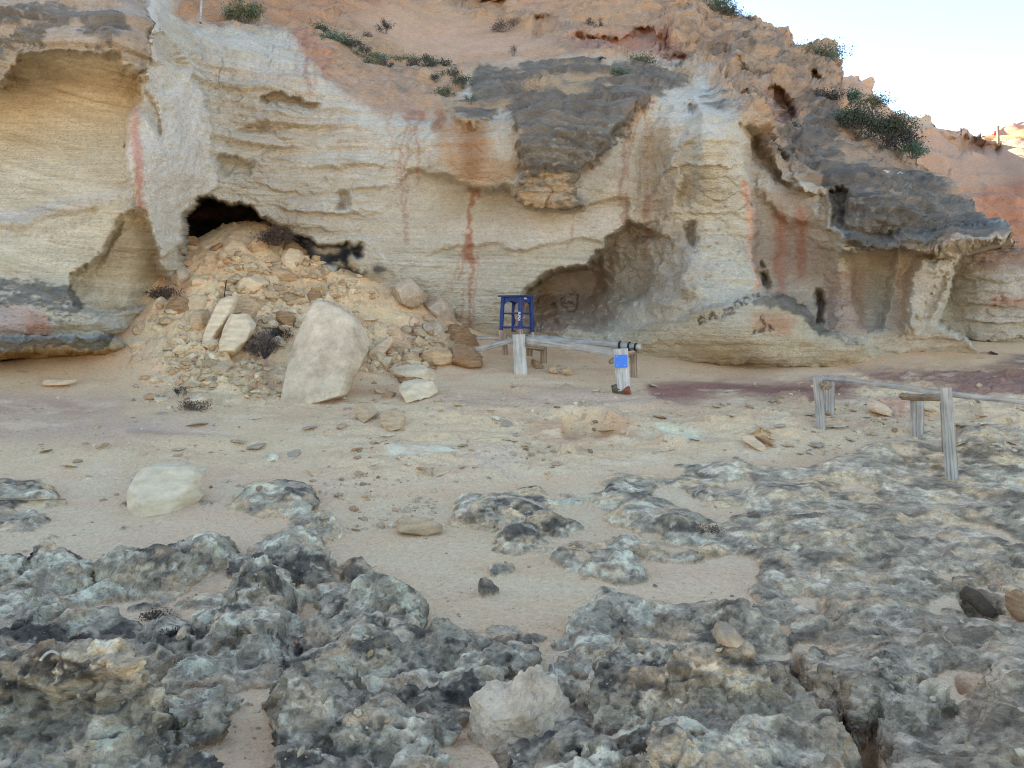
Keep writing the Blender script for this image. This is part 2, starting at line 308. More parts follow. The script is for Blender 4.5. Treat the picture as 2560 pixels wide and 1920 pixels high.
Dm.add(lip1, 1, 3, yl=[(430, .75), (500, .62), (570, .25), (640, 0)], xl=[(960, 0), (1120, .6), (1280, 1), (1450, 1), (1570, .2)])
Dm.add(lip2, 1, 3, yl=[(605, .3), (660, .14), (780, 0)], xl=[(1040, .2), (1200, 1), (1523, .8)])
Dm.add(cave2, 1, 3, yl=[(548, .7), (650, 1.9), (730, 2.3), (780, 1.5), (830, .35), (870, 0)], xl=[(1310, 1), (1480, 1), (1600, .5), (1680, .12), (1725, 0)])
Dm.add([(1500, 700), (1510, 640), (1570, 600), (1640, 590), (1740, 620), (1740, 740), (1660, 790), (1560, 790), (1510, 760)], -.45, 16)
Dm.add([(1566, 560), (1640, 555), (1640, 590), (1566, 610)], .35, 8)
Dm.add(dark, -1, 3, yl=[(155, 0), (250, .1), (350, .5), (520, .55)])
Dm.add([(1060, 330), (1290, 290), (1300, 470), (1160, 470), (1080, 440)], -.3, 14, yl=[(290, .1), (470, 1)])
Dm.add([(1519, 373), (1534, 323), (1590, 290), (1660, 235), (1740, 225), (1780, 260), (1720, 330), (1640, 480), (1570, 520), (1470, 505), (1440, 486), (1457, 425)], .3, 5, yl=[(230, .4), (350, 1), (520, .3)])
Dm.add([(1600, 300), (1655, 262), (1700, 290), (1690, 420), (1650, 560), (1600, 560), (1610, 420)], .3, 14)
Dm.add([(1700, 262), (1730, 250), (1750, 290), (1740, 480), (1715, 520), (1700, 400)], .35, 8)
Dm.add(gap, .85, 3, yl=[(300, .9), (700, 1), (840, .5)], xl=[(1836, 1.1), (1960, .9), (2060, .35), (2100, 0)])
Dm.add([(1900, 400), (1990, 430), (2050, 470), (2050, 560), (1960, 560), (1890, 470)], -.25, 8)
Dm.add([(1872, 330), (1900, 350), (1980, 430), (1990, 470), (1940, 455), (1900, 430), (1872, 400)], .3, 5)
for q, dd in (([(1888, 680), (1912, 680), (1916, 700), (1906, 722), (1892, 722)], .5), ([(1886, 655), (1903, 652), (1910, 664), (1895, 670)], .3),
              ([(2040, 735), (2056, 735), (2062, 820), (2046, 812)], .6), ([(1955, 762), (2000, 764), (1998, 772), (1960, 772)], .4), ([(2075, 490), (2115, 470), (2120, 520), (2112, 570), (2078, 568)], .6),
              ([(1905, 240), (1960, 225), (1975, 262), (1972, 312), (1915, 312), (1900, 285)], .8), ([(1815, 235), (1865, 230), (1870, 250), (1820, 262)], .6), ([(2005, 205), (2030, 185), (2048, 215), (2010, 225)], .7),
              ([(1440, 95), (1500, 88), (1560, 100), (1600, 78), (1665, 105), (1680, 120), (1560, 125), (1470, 122)], .7), ([(1625, 125), (1665, 128), (1715, 155), (1700, 165), (1660, 150)], .7),
              ([(1330, 45), (1395, 45), (1400, 75), (1340, 85)], .7), ([(1110, -40), (1190, -10), (1270, 10), (1250, 40), (1120, 5)], 1.0), ([(1680, 20), (1740, -20), (1770, 0), (1700, 50)], .5),
              ([(655, 240), (700, 235), (760, 252), (800, 262), (790, 270), (690, 262), (660, 262)], .4), ([(580, 325), (640, 318), (740, 325), (640, 330)], .18), ([(540, 395), (600, 400), (640, 415), (620, 440), (550, 440)], .25),
              ([(850, 478), (872, 476), (878, 500), (870, 530), (855, 520)], .25), ([(2280, 800), (2300, 795), (2300, 806), (2286, 808)], .25), ([(1720, 560), (1740, 560), (1745, 600), (1725, 640)], .3),
              ([(2030, 730), (2045, 728), (2045, 742), (2032, 745)], .3), ([(1720, 270), (1735, 262), (1745, 280), (1725, 290)], .5)):
    Dm.add(q, dd, 4)
for q, dd in (([(1180, -20), (1330, 10), (1420, 60), (1480, 90), (1420, 100), (1300, 60), (1180, 30)], -.5), ([(1700, -30), (1760, 20), (1740, 110), (1690, 130), (1660, 60)], -.6), ([(1800, 60), (1900, 90), (1960, 90), (1960, 190), (1880, 200), (1820, 160)], -.5), ([(1780, 190), (1860, 210), (1900, 260), (1850, 290), (1790, 240)], -.7), ([(1870, 300), (1960, 320), (2060, 360), (2000, 400), (1900, 370)], -.35), ([(1760, 130), (1800, 120), (1810, 200), (1770, 200)], .4), ([(1990, 150), (2080, 160), (2090, 250), (2010, 240)], -.4)):
    Dm.add(q, dd, 10)
Dm.add(ramp, -.55, 4, yl=[(742, .6), (900, .5), (1000, 0)], xl=[(1560, 0), (1800, .8), (1900, 1)])
Dm.add([(2100, 575), (2200, 590), (2300, 575), (2500, 560), (2540, 596), (2440, 620), (2330, 640), (2250, 625), (2230, 612), (2150, 615), (2100, 640)], -.55, 3)
Dm.add([(2115, 645), (2160, 620), (2228, 620), (2238, 640), (2232, 690), (2200, 830), (2150, 830), (2130, 720)], .35, 6)
Dm.add([(2290, 650), (2320, 655), (2370, 665), (2350, 690), (2310, 770), (2290, 830), (2250, 830), (2270, 700)], -.5, 8)
Dm.add([(2390, 655), (2450, 625), (2560, 602), (2880, 600), (2880, 920), (2440, 870), (2400, 840), (2340, 800), (2370, 740)], 1.6, 5)
Dm.add([(2060, 560), (2300, 500), (2500, 560), (2300, 560), (2100, 600)], -.15, 8)
# carved letters, heart and scratches in the soft stone
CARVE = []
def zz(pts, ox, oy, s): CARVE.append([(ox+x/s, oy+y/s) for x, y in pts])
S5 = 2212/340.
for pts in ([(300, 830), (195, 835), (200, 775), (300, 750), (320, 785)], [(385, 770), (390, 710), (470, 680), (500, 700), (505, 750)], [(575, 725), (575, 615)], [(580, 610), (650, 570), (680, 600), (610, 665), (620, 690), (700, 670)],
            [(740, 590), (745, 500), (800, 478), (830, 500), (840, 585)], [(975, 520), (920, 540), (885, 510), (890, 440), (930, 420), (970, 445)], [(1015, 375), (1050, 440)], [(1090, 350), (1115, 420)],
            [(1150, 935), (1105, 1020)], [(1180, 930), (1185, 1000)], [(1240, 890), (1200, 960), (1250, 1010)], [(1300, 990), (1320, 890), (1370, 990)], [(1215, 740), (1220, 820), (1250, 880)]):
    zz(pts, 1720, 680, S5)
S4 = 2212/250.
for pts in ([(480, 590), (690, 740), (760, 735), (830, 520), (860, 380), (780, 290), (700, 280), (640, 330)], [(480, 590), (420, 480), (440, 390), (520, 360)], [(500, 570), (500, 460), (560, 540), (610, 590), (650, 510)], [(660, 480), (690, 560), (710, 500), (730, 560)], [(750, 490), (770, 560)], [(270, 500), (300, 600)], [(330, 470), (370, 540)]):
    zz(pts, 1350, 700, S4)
CV = Layer()
for q in CARVE: CV.stroke(q, 4.6, 1, 1.2)
CV.a = np.clip(CV.a, 0, 1)
Dm.a += CV.a*.09

# how each stretch of the wall weathers: ledges, roughness, fine bedding, lichen
ST = Layer(.42); RG = Layer(.42); FS = Layer(.5); LI = Layer(0.0)
ALLC = [(-340, -1000), (2880, -1000), (2880, 1100), (-340, 1100)]
for l, v in ((ST, .0), (RG, .12), (FS, 1.2)): l.mix(alcove, v, 8); l.mix(hollow, v, 6)
ST.mix(fin, .05, 4); RG.mix(fin, .45, 4); FS.mix(fin, 0, 4)
wallL = [(470, 130), (760, 170), (880, 300), (1000, 560), (760, 590), (600, 500), (545, 400), (520, 250)]
ST.mix(wallL, 1.3, 20); ST.mix([(560, 60), (760, 80), (830, 240), (720, 240), (560, 190)], .5, 10)
ST.mix([(950, 470), (1560, 500), (1560, 600), (1300, 740), (1250, 860), (1000, 850), (900, 640)], .12, 20); RG.mix([(950, 470), (1560, 500), (1560, 600), (1300, 740), (1250, 860), (1000, 850), (900, 640)], .12, 20)
FS.mix([(1000, 560), (1300, 640), (1520, 620), (1480, 670), (1300, 740), (1250, 860), (1000, 850), (900, 700)], 1.3, 12)
upper = [(440, -1000), (440, 40), (560, 70), (660, 60), (760, 90), (830, 190), (950, 260), (1080, 280), (1150, 240), (1180, 180), (1300, 150), (1640, 150), (1760, 180), (1830, 270), (1870, 330), (1900, 410), (2000, 430), (2100, 520), (2400, 560), (2600, 400), (2600, -1000)]
ST.mix(upper, .35, 12); RG.mix(upper, 1.7, 12); FS.mix(upper, .15, 12)
ST.mix([(850, 20), (1100, 20), (1420, 110), (1300, 140), (1180, 150), (1100, 180), (1000, 130)], .05, 18); RG.mix([(850, 20), (1100, 20), (1420, 110), (1300, 140), (1180, 150), (1100, 180), (1000, 130)], .3, 18)
ST.mix([(1580, -60), (1700, -60), (2100, 120), (2100, 330), (1900, 350), (1760, 190), (1640, 130)], 1.1, 14); RG.mix([(1700, 0), (2100, 120), (2100, 330), (1900, 350), (1760, 190), (1640, 130)], 2.1, 12)
ST.mix(dark, .9, 6); RG.mix(dark, .8, 6)
ST.mix([(0-340, -200), (330, -200), (370, 100), (350, 180), (290, 136), (60, 136), (27, 214), (-340, 225)], 1.1, 6); RG.mix([(-340, -200), (330, -200), (370, 100), (350, 180), (290, 136), (60, 136), (27, 214), (-340, 225)], .8, 6)
ST.mix([(1730, 330), (1870, 330), (1890, 620), (1800, 560), (1740, 560)], .4, 8)
RG.mix([(1740, 590), (1800, 560), (1880, 600), (1880, 700), (1780, 720), (1740, 680)], 1.1, 10)
RG.mix([(1500, 690), (1510, 640), (1570, 600), (1640, 590), (1740, 600), (1740, 760), (1660, 790), (1510, 760)], 1.15, 12)
RG.mix(cave1, 1.4, 8)
ST.mix(cave2, .05, 6); FS.mix(cave2, .1, 6)
ST.mix(ramp, .3, 5); FS.mix(ramp, 1.0, 5); RG.mix(ramp, .2, 5)
ST.mix([(1560, 880), (1900, 890), (2160, 900), (2160, 1000), (1560, 1000)], .9, 10); RG.mix([(1560, 880), (2160, 900), (2160, 1000), (1560, 1000)], .9, 10)
butt = [(2000, 420), (2300, 390), (2520, 560), (2530, 600), (2330, 650), (2250, 625), (2120, 650), (2060, 560)]
ST.mix(butt, 1.2, 10); RG.mix(butt, 1.1, 10)
ST.mix([(2440, 620), (2880, 600), (2880, 850), (2450, 850), (2380, 760)], 1.5, 8); RG.mix([(2440, 620), (2880, 600), (2880, 850), (2450, 850)], .8, 8)
FS.mix([(1890, 440), (2060, 560), (2050, 800), (1890, 740)], .25, 6); ST.mix([(1890, 440), (2060, 560), (2050, 640), (1890, 640)], .1, 6)
# lichen
LI.mix(dark, 1.0, 22); LI.mix([(1289, 280), (1560, 200), (1700, 190), (1580, 300), (1510, 380), (1320, 380)], 1.2, 26)
LI.mix([(1300, 440), (1440, 430), (1460, 520), (1330, 520)], .55, 12)
LI.mix([(1300, 205), (1420, 195), (1560, 205), (1540, 240), (1400, 245), (1300, 235)], .25, 14)
LI.mix([(-340, 25), (0, 25), (130, 10), (280, 30), (320, 80), (300, 130), (60, 132), (20, 150), (-340, 170)], .85, 12); LI.mix([(130, 80), (220, 60), (210, 110), (120, 135)], .3, 10)
LI.mix([(-340, 690), (170, 690), (215, 770), (150, 830), (-340, 800)], .8, 8); LI.mix([(-340, 770), (110, 770), (130, 830), (-340, 832)], .0, 5)
LI.mix([(-340, 838), (280, 838), (270, 866), (-340, 868)], 1.1, 4)
LI.mix([(1700, 230), (1800, 210), (1840, 270), (1790, 300), (1740, 240)], .6, 10)
LI.mix([(1960, 210), (2100, 250), (2100, 400), (2300, 420), (2420, 520), (2530, 570), (2530, 600), (2420, 600), (2260, 620), (2100, 600), (2110, 520), (2040, 440), (1900, 400), (1870, 330), (2020, 320)], .82, 14)
LI.mix([(2060, 450), (2160, 500), (2400, 520), (2500, 580), (2340, 590), (2200, 620), (2120, 600)], .95, 12)
LI.mix([(1850, 750), (1893, 742), (1950, 748), (2010, 770), (2060, 820), (2120, 850), (2172, 860), (2170, 872), (2110, 866), (2040, 838), (1990, 790), (1920, 778)], 1.0, 4)
LI.mix([(1750, 905), (1880, 905), (1890, 945), (1760, 940)], .75, 8)
LI.mix([(1550, 180), (1760, 195), (1900, 230), (1900, 300), (1760, 190), (1600, 170)], .5, 8)
LI.mix([(1000, 165), (1080, 215), (1120, 250), (1040, 240)], .5, 10)
LI.mix([(1720, 40), (1960, 80), (2090, 140), (2100, 250), (1980, 260), (1980, 215), (1890, 215), (1830, 200), (1740, 120)], .48, 20)
LI.mix([(1190, 180), (1420, 165), (1700, 185), (1690, 215), (1560, 235), (1400, 260), (1250, 255), (1180, 235)], .95, 16)
LI.mix([(1300, 205), (1400, 198), (1500, 205), (1470, 225), (1400, 232), (1300, 228)], .3, 12)
# colour of the stone itself
PC = Paint((186, 176, 152))
for q, c, b in ((alcove, (200, 186, 154), 5), (hollow, (198, 182, 150), 4), (fin, (200, 190, 168), 3),
    ([(-340, 505), (0, 560), (60, 562), (130, 525), (250, 500), (335, 480), (335, 470), (240, 485), (130, 500), (50, 530), (-340, 530)], (188, 180, 162), 6),
    ([(-340, -200), (340, -200), (370, 100), (350, 180), (290, 136), (60, 136), (27, 214), (-340, 225)], (165, 150, 125), 5),
    ([(100, 10), (350, 0), (370, 100), (300, 130)], (160, 140, 115), 12),
    (wallL, (184, 172, 148), 20), ([(760, 180), (1000, 300), (1100, 560), (880, 600), (780, 400)], (190, 180, 157), 30),
    (upper, (174, 142, 106), 10), ([(440, -600), (1000, -600), (960, 40), (760, 80), (640, 60), (440, 40)], (172, 130, 92), 18),
    ([(860, 30), (1120, 60), (1420, 110), (1300, 140), (1120, 165), (1000, 110)], (188, 152, 118), 20),
    ([(1180, -300), (1800, -300), (1760, 0), (1400, 40), (1200, 30)], (178, 140, 104), 20), ([(1430, 85), (1670, 75), (1700, 125), (1720, 165), (1600, 130), (1450, 130)], (166, 124, 98), 8),
    ([(720, 60), (840, 130), (830, 200), (740, 130)], (170, 128, 96), 8), ([(790, 170), (990, 200), (1080, 290), (950, 290), (840, 220)], (172, 142, 112), 10),
    ([(1730, 30), (2000, 120), (2100, 150), (2100, 330), (1980, 320), (1850, 230), (1700, 130)], (160, 134, 104), 16), ([(1900, 225), (1985, 225), (1990, 320), (1900, 320)], (156, 122, 98), 8),
    ([(1860, 330), (2100, 330), (2330, 440), (2500, 570), (2330, 640), (2120, 600), (2040, 460), (1900, 410)], (155, 132, 104), 14),
    ([(1090, 290), (1180, 320), (1290, 290), (1300, 440), (1200, 465), (1130, 450), (1100, 390)], (178, 148, 112), 10), ([(1150, 320), (1210, 310), (1200, 440), (1160, 450)], (160, 122, 84), 10), ([(1230, 320), (1290, 310), (1290, 400), (1240, 400)], (190, 172, 140), 8),
    ([(1300, 400), (1440, 400), (1500, 412), (1440, 440), (1300, 440)], (120, 102, 86), 8), ([(1080, 270), (1110, 270), (1115, 330), (1085, 330)], (150, 112, 80), 6),
    ([(1290, 530), (1400, 540), (1560, 520), (1565, 560), (1520, 597), (1300, 620), (1100, 600), (1110, 560)], (196, 188, 170), 12),
    (dark, (168, 142, 106), 6), ([(1519, 300), (1640, 250), (1730, 260), (1740, 540), (1600, 560), (1480, 500), (1530, 400)], (196, 184, 158), 14),
    ([(1560, 240), (1640, 225), (1640, 260), (1600, 310), (1550, 330)], (176, 140, 105), 8),
    ([(1740, 240), (1850, 300), (1885, 620), (1890, 740), (1760, 700), (1720, 500)], (190, 180, 154), 14), ([(1855, 440), (1885, 480), (1890, 730), (1878, 730), (1868, 600), (1858, 520)], (200, 160, 130), 5),
    ([(1320, 722), (1332, 714), (1394, 679), (1472, 663), (1523, 617), (1565, 570), (1600, 600), (1560, 700), (1540, 800), (1400, 850), (1300, 850)], (160, 142, 120), 14), ([(1500, 700), (1510, 640), (1570, 600), (1740, 600), (1740, 740), (1660, 790), (1510, 760)], (170, 160, 140), 14),
    ([(1560, 570), (1740, 570), (1740, 620), (1560, 620)], (165, 150, 128), 10),
    (gap, (178, 164, 140), 6), ([(1945, 560), (2060, 560), (2070, 700), (1960, 680)], (170, 152, 130), 12), ([(2060, 680), (2170, 670), (2170, 840), (2060, 830)], (166, 142, 118), 10),
    ([(2170, 620), (2240, 620), (2230, 840), (2170, 840)], (172, 160, 136), 6), ([(2240, 640), (2400, 650), (2340, 760), (2300, 830), (2250, 830)], (184, 170, 145), 8), ([(2240, 680), (2285, 660), (2265, 760), (2250, 830), (2235, 820)], (182, 154, 124), 6),
    ([(2395, 655), (2450, 625), (2880, 600), (2880, 860), (2440, 860), (2380, 800)], (180, 168, 146), 6), ([(2440, 615), (2880, 600), (2880, 660), (2450, 680)], (150, 126, 106), 14), ([(2470, 740), (2560, 740), (2880, 745), (2880, 760), (2480, 762)], (176, 138, 108), 8),
    (ramp, (188, 170, 136), 6), ([(1880, 790), (1980, 790), (1980, 840), (1890, 830)], (184, 142, 105), 10),
    ([(2240, 830), (2400, 830), (2440, 880), (2260, 900)], (190, 175, 150), 8), ([(1930, 520), (1965, 520), (1958, 750), (1940, 750)], (172, 130, 106), 8), ([(1990, 520), (2015, 520), (2010, 700), (1995, 700)], (172, 124, 100), 8),
    ([(-340, 866), (345, 870), (330, 885), (150, 915), (-340, 925)], (168, 138, 90), 4), ([(-340, 768), (100, 765), (128, 800), (125, 835), (-340, 838)], (178, 156, 138), 6), ([(70, 785), (120, 785), (122, 835), (70, 835)], (172, 136, 112), 6),
    ([(330, 272), (342, 268), (350, 330), (358, 389), (362, 467), (352, 510), (338, 450), (325, 350)], (188, 146, 122), 3), ([(346, 440), (352, 440), (372, 520), (362, 530), (345, 510)], (190, 140, 112), 4),
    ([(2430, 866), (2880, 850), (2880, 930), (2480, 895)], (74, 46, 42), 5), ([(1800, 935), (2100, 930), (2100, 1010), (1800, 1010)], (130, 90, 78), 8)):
    PC.p(q, c, b)
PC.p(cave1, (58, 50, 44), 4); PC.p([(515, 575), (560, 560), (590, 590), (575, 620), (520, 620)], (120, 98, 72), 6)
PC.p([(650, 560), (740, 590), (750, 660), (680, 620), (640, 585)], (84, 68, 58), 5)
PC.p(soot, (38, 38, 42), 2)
for q in ([(745, 660), (765, 640), (775, 655)], [(785, 615), (830, 618), (850, 630), (800, 632)], [(872, 640), (895, 650), (900, 668), (878, 668)], [(835, 655), (850, 650), (868, 668), (850, 672)]): PC.p(q, (176, 160, 130), 3)
PC.p([(885, 675), (925, 674), (925, 685), (890, 686)], (48, 48, 52), 3); PC.p([(935, 662), (950, 663), (975, 678), (950, 681), (938, 672)], (60, 60, 60), 3)
PC.p([(1350, 710), (1370, 700), (1400, 790), (1360, 800), (1335, 780)], (150, 125, 95), 8)
# run-off stains
RED = (166, 120, 90)
for pts, wd, al in (([(1165, 472), (1195, 470), (1200, 490)], 16, .7), ([(1188, 475), (1176, 500), (1172, 600)], 11, .85), ([(1172, 590), (1168, 660)], 30, .75), ([(1150, 640), (1178, 645)], 22, .6), ([(1178, 640), (1176, 790), (1178, 820)], 9, .8), ([(1155, 650), (1150, 700)], 7, .7),
    ([(1140, 650), (1134, 700), (1128, 730)], 5, .6), ([(1158, 720), (1152, 760), (1148, 800)], 5, .8), ([(1190, 640), (1192, 720), (1186, 800)], 5, .6), ([(1196, 625), (1186, 660)], 5, .5), ([(1130, 790), (1185, 800)], 10, .4),
    ([(1030, 270), (1020, 320), (1005, 400), (1000, 440), (1002, 520)], 5, .75), ([(1045, 275), (1040, 300), (1024, 360), (1012, 450), (1016, 610)], 5, .75), ([(1048, 278), (1042, 340), (1044, 400), (1050, 465)], 4.5, .8), ([(1015, 265), (1050, 270), (1048, 285), (1012, 290)], 14, .6), ([(975, 190), (975, 260), (980, 340), (995, 450)], 4.5, .6), ([(1075, 380), (1072, 420)], 4, .6),
    ([(765, 90), (765, 200), (780, 240)], 14, .45), ([(775, 60), (800, 100), (780, 220)], 6, .5), ([(740, 80), (745, 200)], 6, .35), ([(698, 130), (702, 190)], 4, .4), ([(893, 230), (895, 420)], 3, .3), ([(855, 260), (850, 390), (858, 460)], 3, .4), ([(740, 180), (880, 190)], 6, .3),
    ([(1575, 315), (1560, 370), (1548, 460), (1555, 560)], 10, .55), ([(1600, 300), (1575, 360), (1560, 440)], 10, .45), ([(1565, 480), (1560, 570)], 12, .45), ([(1625, 320), (1622, 470), (1616, 540), (1618, 590), (1606, 640)], 9, .45), ([(1640, 330), (1636, 480)], 6, .3), ([(1618, 480), (1630, 500), (1610, 540)], 20, .35),
    ([(1438, 528), (1424, 560), (1430, 605), (1418, 622)], 6, .6), ([(1949, 500), (1943, 640), (1935, 740)], 6, .4), ([(1998, 500), (2002, 650)], 5, .4), ([(1975, 500), (1972, 600)], 3, .3)):
    PC.line(pts, wd*.8, (160, 108, 78), 2.5, min(1, al*1.05))
for pts, wd, c, al in (([(880, 620), (878, 560), (870, 480), (873, 440)], 6, (200, 192, 172), .8), ([(505, 0), (501, 60), (507, 200), (512, 280)], 4, (130, 128, 124), .6), ([(520, 150), (740, 160)], 4, (205, 198, 180), .6), ([(958, 610), (958, 660)], 6, (215, 208, 190), .6)):
    PC.line(pts, wd, c, 3, al)
PC.p([(250, 520), (240, 530), (130, 545), (60, 570), (0, 575), (-100, 580), (-100, 566), (60, 562), (140, 535), (240, 512)], (158, 128, 86), 5, .8)
PC.p([(260, 700), (330, 620), (300, 610), (240, 680)], (176, 155, 118), 6, .5)
for i in range(26):
    x = 20+i*9+random.uniform(-3, 3); y = 575-22*sst(60, 240, x)-18*sst(150, 260, x); PC.line([(x, y-4), (x-6, y+random.uniform(8, 26))], 3, (150, 118, 78), 2, .6)
for q in CARVE: PC.line(q, 4.2, (92, 78, 62), 1.0, .85)  # groove shade painted in as a brown stain along the carved strokes
for i in range(38):
    x = random.uniform(370, 530); y = random.uniform(210, 500)
    if x > 400+(y-210)*.3 or y < 330: PC.p([(x, y), (x+random.uniform(3, 9), y+3), (x+random.uniform(2, 9), y+random.uniform(8, 20)), (x-2, y+7)], (176, 158, 128), 2, .7)

def relief_main(px, py, sx, sy, X, Y, Z, paint):
    st, rg, fs, li = ST(sx, sy), RG(sx, sy), FS(sx, sy), LI(sx, sy)
    dip = Z+.05*X+.10*pn(X*.35, Y*.35, Z*.35)*2
    sag = np.where(px < 420, .055*(X+5.5)**2*1.0-.0, 0)
    s = dip-sag
    low = fbm(X*.5, Y*.5, Z*.6, 3); mid = fbm(X*1.3, Y*1.3, Z*1.6, 4); hi = fbm(X*5, Y*5, Z*6, 4); rd = ridged(X*2.2, Y*2.2, Z*3.0, 4)
    w = s*3.1+.9*fbm(X*.6, Y*.6, Z*.9, 3)+.25*hi
    saw = 1-(w-np.floor(w)); saw = np.minimum(saw, (1-saw)*9)
    k1 = .35+.65*sst(-.25, .35, pn(X*.7+np.floor(w)*3.7, Y*.7, np.floor(w)*1.9))
    w2 = s*9.5+.9*pn(X*1.1, Y*1.1, Z*2)+.5*hi; saw2 = 1-(w2-np.floor(w2)); saw2 = np.minimum(saw2, (1-saw2)*7)
    k2 = sst(-.2, .4, pn(X*1.3+np.floor(w2)*5.1, Y*1.3, np.floor(w2)*2.7))
    bed = pn(X*.25, Y*.25, s*11)*.6+pn(X*.5, Y*.5, s*27)*.4
    pit = cells(X*6, Y*6, Z*7.5)
    d = low*.12*(.4+rg)+mid*.16*(.25+rg)*.9+rd*.055*rg+.07*np.clip(rg-1, 0, 1)*ridged(X*1.1+4, Y*1.1, Z*1.6, 3)+hi*.045*(.2+rg)+st*(saw*k1*.13+saw2*k2*.045)
    d = d+fs*bed*.022-rg*.05*(1-sst(.25, .6, pit))*sst(0, .3, mid)
    hf = fbm(X*17, Y*17, Z*21, 3); d = d+hf*.028*(.25+rg)
    d = d*np.where(px < 420, .8, 1)
    ck = pn(X*2.1+.5*mid, Y*2.1, Z*3.3+11); ck = np.exp(-(ck/.035)**2)*sst(.0, .3, pn(X*.9, Y*.9, Z*.9+31))*(px > 420)*np.clip(st+.3, 0, 1)
    d = d-.05*ck
    chip = sst(.1, .5, fbm(X*3.3+9, Y*3.3, Z*7.5, 4, .6))*np.clip(st, 0, 1)*(px > 420); d = d+.05*chip
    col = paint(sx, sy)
    # bedding tints
    b2 = pn(X*.2+3, Y*.2, s*6)*.5+pn(X*.3, Y*.3, s*19+7)*.5+pn(X*.5, Y*.5, s*45+7)*.35
    k = np.clip(fs+.25*st, 0, 1.2)
    tint = np.stack([1+.17*b2*k, 1+.20*b2*k, 1+.26*b2*k], -1)
    mott = fbm(X*1.8+9, Y*1.8, Z*2.4, 6, .62)*1.5+.5*fbm(X*12, Y*12, Z*18, 3); tint = tint*(1+np.stack([.13*mott, .17*mott, .24*mott], -1))
    thin = np.exp(-(pn(X*.3+5, Y*.3, s*15+3)/.05)**2)*fs*.8*(pn(X*.8, Y*.8, Z*2) > -.1)
    tint = tint*(1-.34*thin[..., None]*np.array([.6, .9, 1.2]))
    col = col*tint
    gy_ = sst(.05, .4, fbm(X*1.1+77, Y*1.1, Z*2.2, 5, .6))*np.clip(st+.2*fs, 0, 1); col = col*(1-.45*gy_[..., None])+lin((168, 162, 150))*.45*gy_[..., None]
    red = sst(.12, .5, fbm(X*.9+40, Y*.9, Z*1.5, 4))*sst(.5, 1.1, rg)
    col = col*(1-.28*red[..., None])+lin((176, 130, 98))*.28*red[..., None]
    lf = fbm(X*1.3+20, Y*1.3, Z*4.2, 6, .7); m = sst(.40, .62, li*.8+.95*lf+.3*hf)
    d = d+.06*m*(.4+hi+.8*hf)*np.clip(li, 0, 1)
    lc = lin((100, 96, 85))*(1+.5*hi[..., None])+lin((70, 66, 62))*0; lc = lc*(1+.8*b2[..., None]); lc = lc*(1-.45*sst(.0, .4, fbm(X*3, Y*3, Z*5, 3))[..., None])
    pale = sst(.25, .42, fbm(X*9+4, Y*9, Z*14, 3))
    lc = lc*(1-pale[..., None]*.6)+lin((160, 158, 146))*.6*pale[..., None]
    col = col*(1-.82*m[..., None])+lc*.82*m[..., None]
    ub = sst(.02, .24, fbm(X*1.2+61, Y*1.2, Z*3.6, 6, .7))*sst(.9, 1.6, rg)*(.45+.3*sst(1500, 1900, px)); col = col*(1-ub[..., None])+lin((116, 106, 92))*ub[..., None]
    sp = sst(.33, .45, fbm(X*11+40, Y*11, Z*13, 3)+.1*(rg-.6)); col = col*(1-.35*sp*np.clip(rg, 0, 1))[..., None]
    return d, np.concatenate([np.clip(col, .01, .8), np.clip(fs*.48+.18*st, 0, 1)[..., None]*(1-.6*m[..., None])], -1)
cliff_mat = rock_material('cliff stone', bump=.9, dist=.045, var=.2, strat=1.0, scale=.8)
FAST = False
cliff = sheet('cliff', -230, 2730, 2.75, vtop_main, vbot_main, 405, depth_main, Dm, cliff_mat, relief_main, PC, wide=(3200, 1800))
tag(cliff, kind='structure')

# ------------------------------------------------------------ farther ochre cliff and the sunlit hill behind it
vt_far = curve([(1950, 150), (2000, 185), (2100, 190), (2145, 191), (2150, 200), (2174, 201), (2183, 232), (2195, 252), (2208, 254), (2225, 278), (2238, 282), (2263, 283), (2266, 292), (2300, 291), (2315, 291), (2338, 312), (2341, 320), (2400, 333), (2430, 338), (2455, 351), (2480, 353), (2560, 353), (2900, 345)])
vb_far = curve([(1950, 480), (2900, 760)])
depth_far = grid_eval(RBF([(1950, 200, 22), (1950, 480, 21), (2100, 200, 23), (2150, 300, 20.5), (2200, 260, 24), (2250, 350, 20), (2300, 300, 25), (2340, 330, 24), (2300, 420, 20.5), (2400, 345, 25), (2400, 420, 22.5), (2400, 600, 20), (2560, 360, 25), (2560, 420, 23), (2560, 640, 20), (2900, 350, 24), (2900, 700, 20)], 1/300.), 1940, 2910, 100, 780, 10)
Df = Layer(); Df.add([(2290, 338), (2340, 336), (2450, 350), (2460, 362), (2440, 385), (2380, 392), (2300, 375)], 1.0, 6); Df.add([(2380, 360), (2500, 368), (2500, 382), (2420, 388)], .6, 6)
Df.add([(2482, 375), (2495, 368), (2502, 378), (2490, 385)], .4, 3); Df.add([(2352, 412), (2358, 415), (2364, 450), (2350, 445)], .3, 3)
PF = Paint((174, 140, 110)); PF.p([(1940, 100), (2230, 240), (2260, 320), (2330, 330), (2350, 300), (2230, 200)], (190, 160, 124), 12); PF.p([(2420, 500), (2560, 450), (2900, 450), (2900, 700), (2420, 600)], (176, 124, 90), 14)
PF.p([(2330, 318), (2400, 332), (2470, 345), (2440, 362), (2340, 345)], (170, 150, 132), 5); PF.p([(2480, 352), (2900, 345), (2900, 362), (2480, 365)], (168, 140, 112), 4)
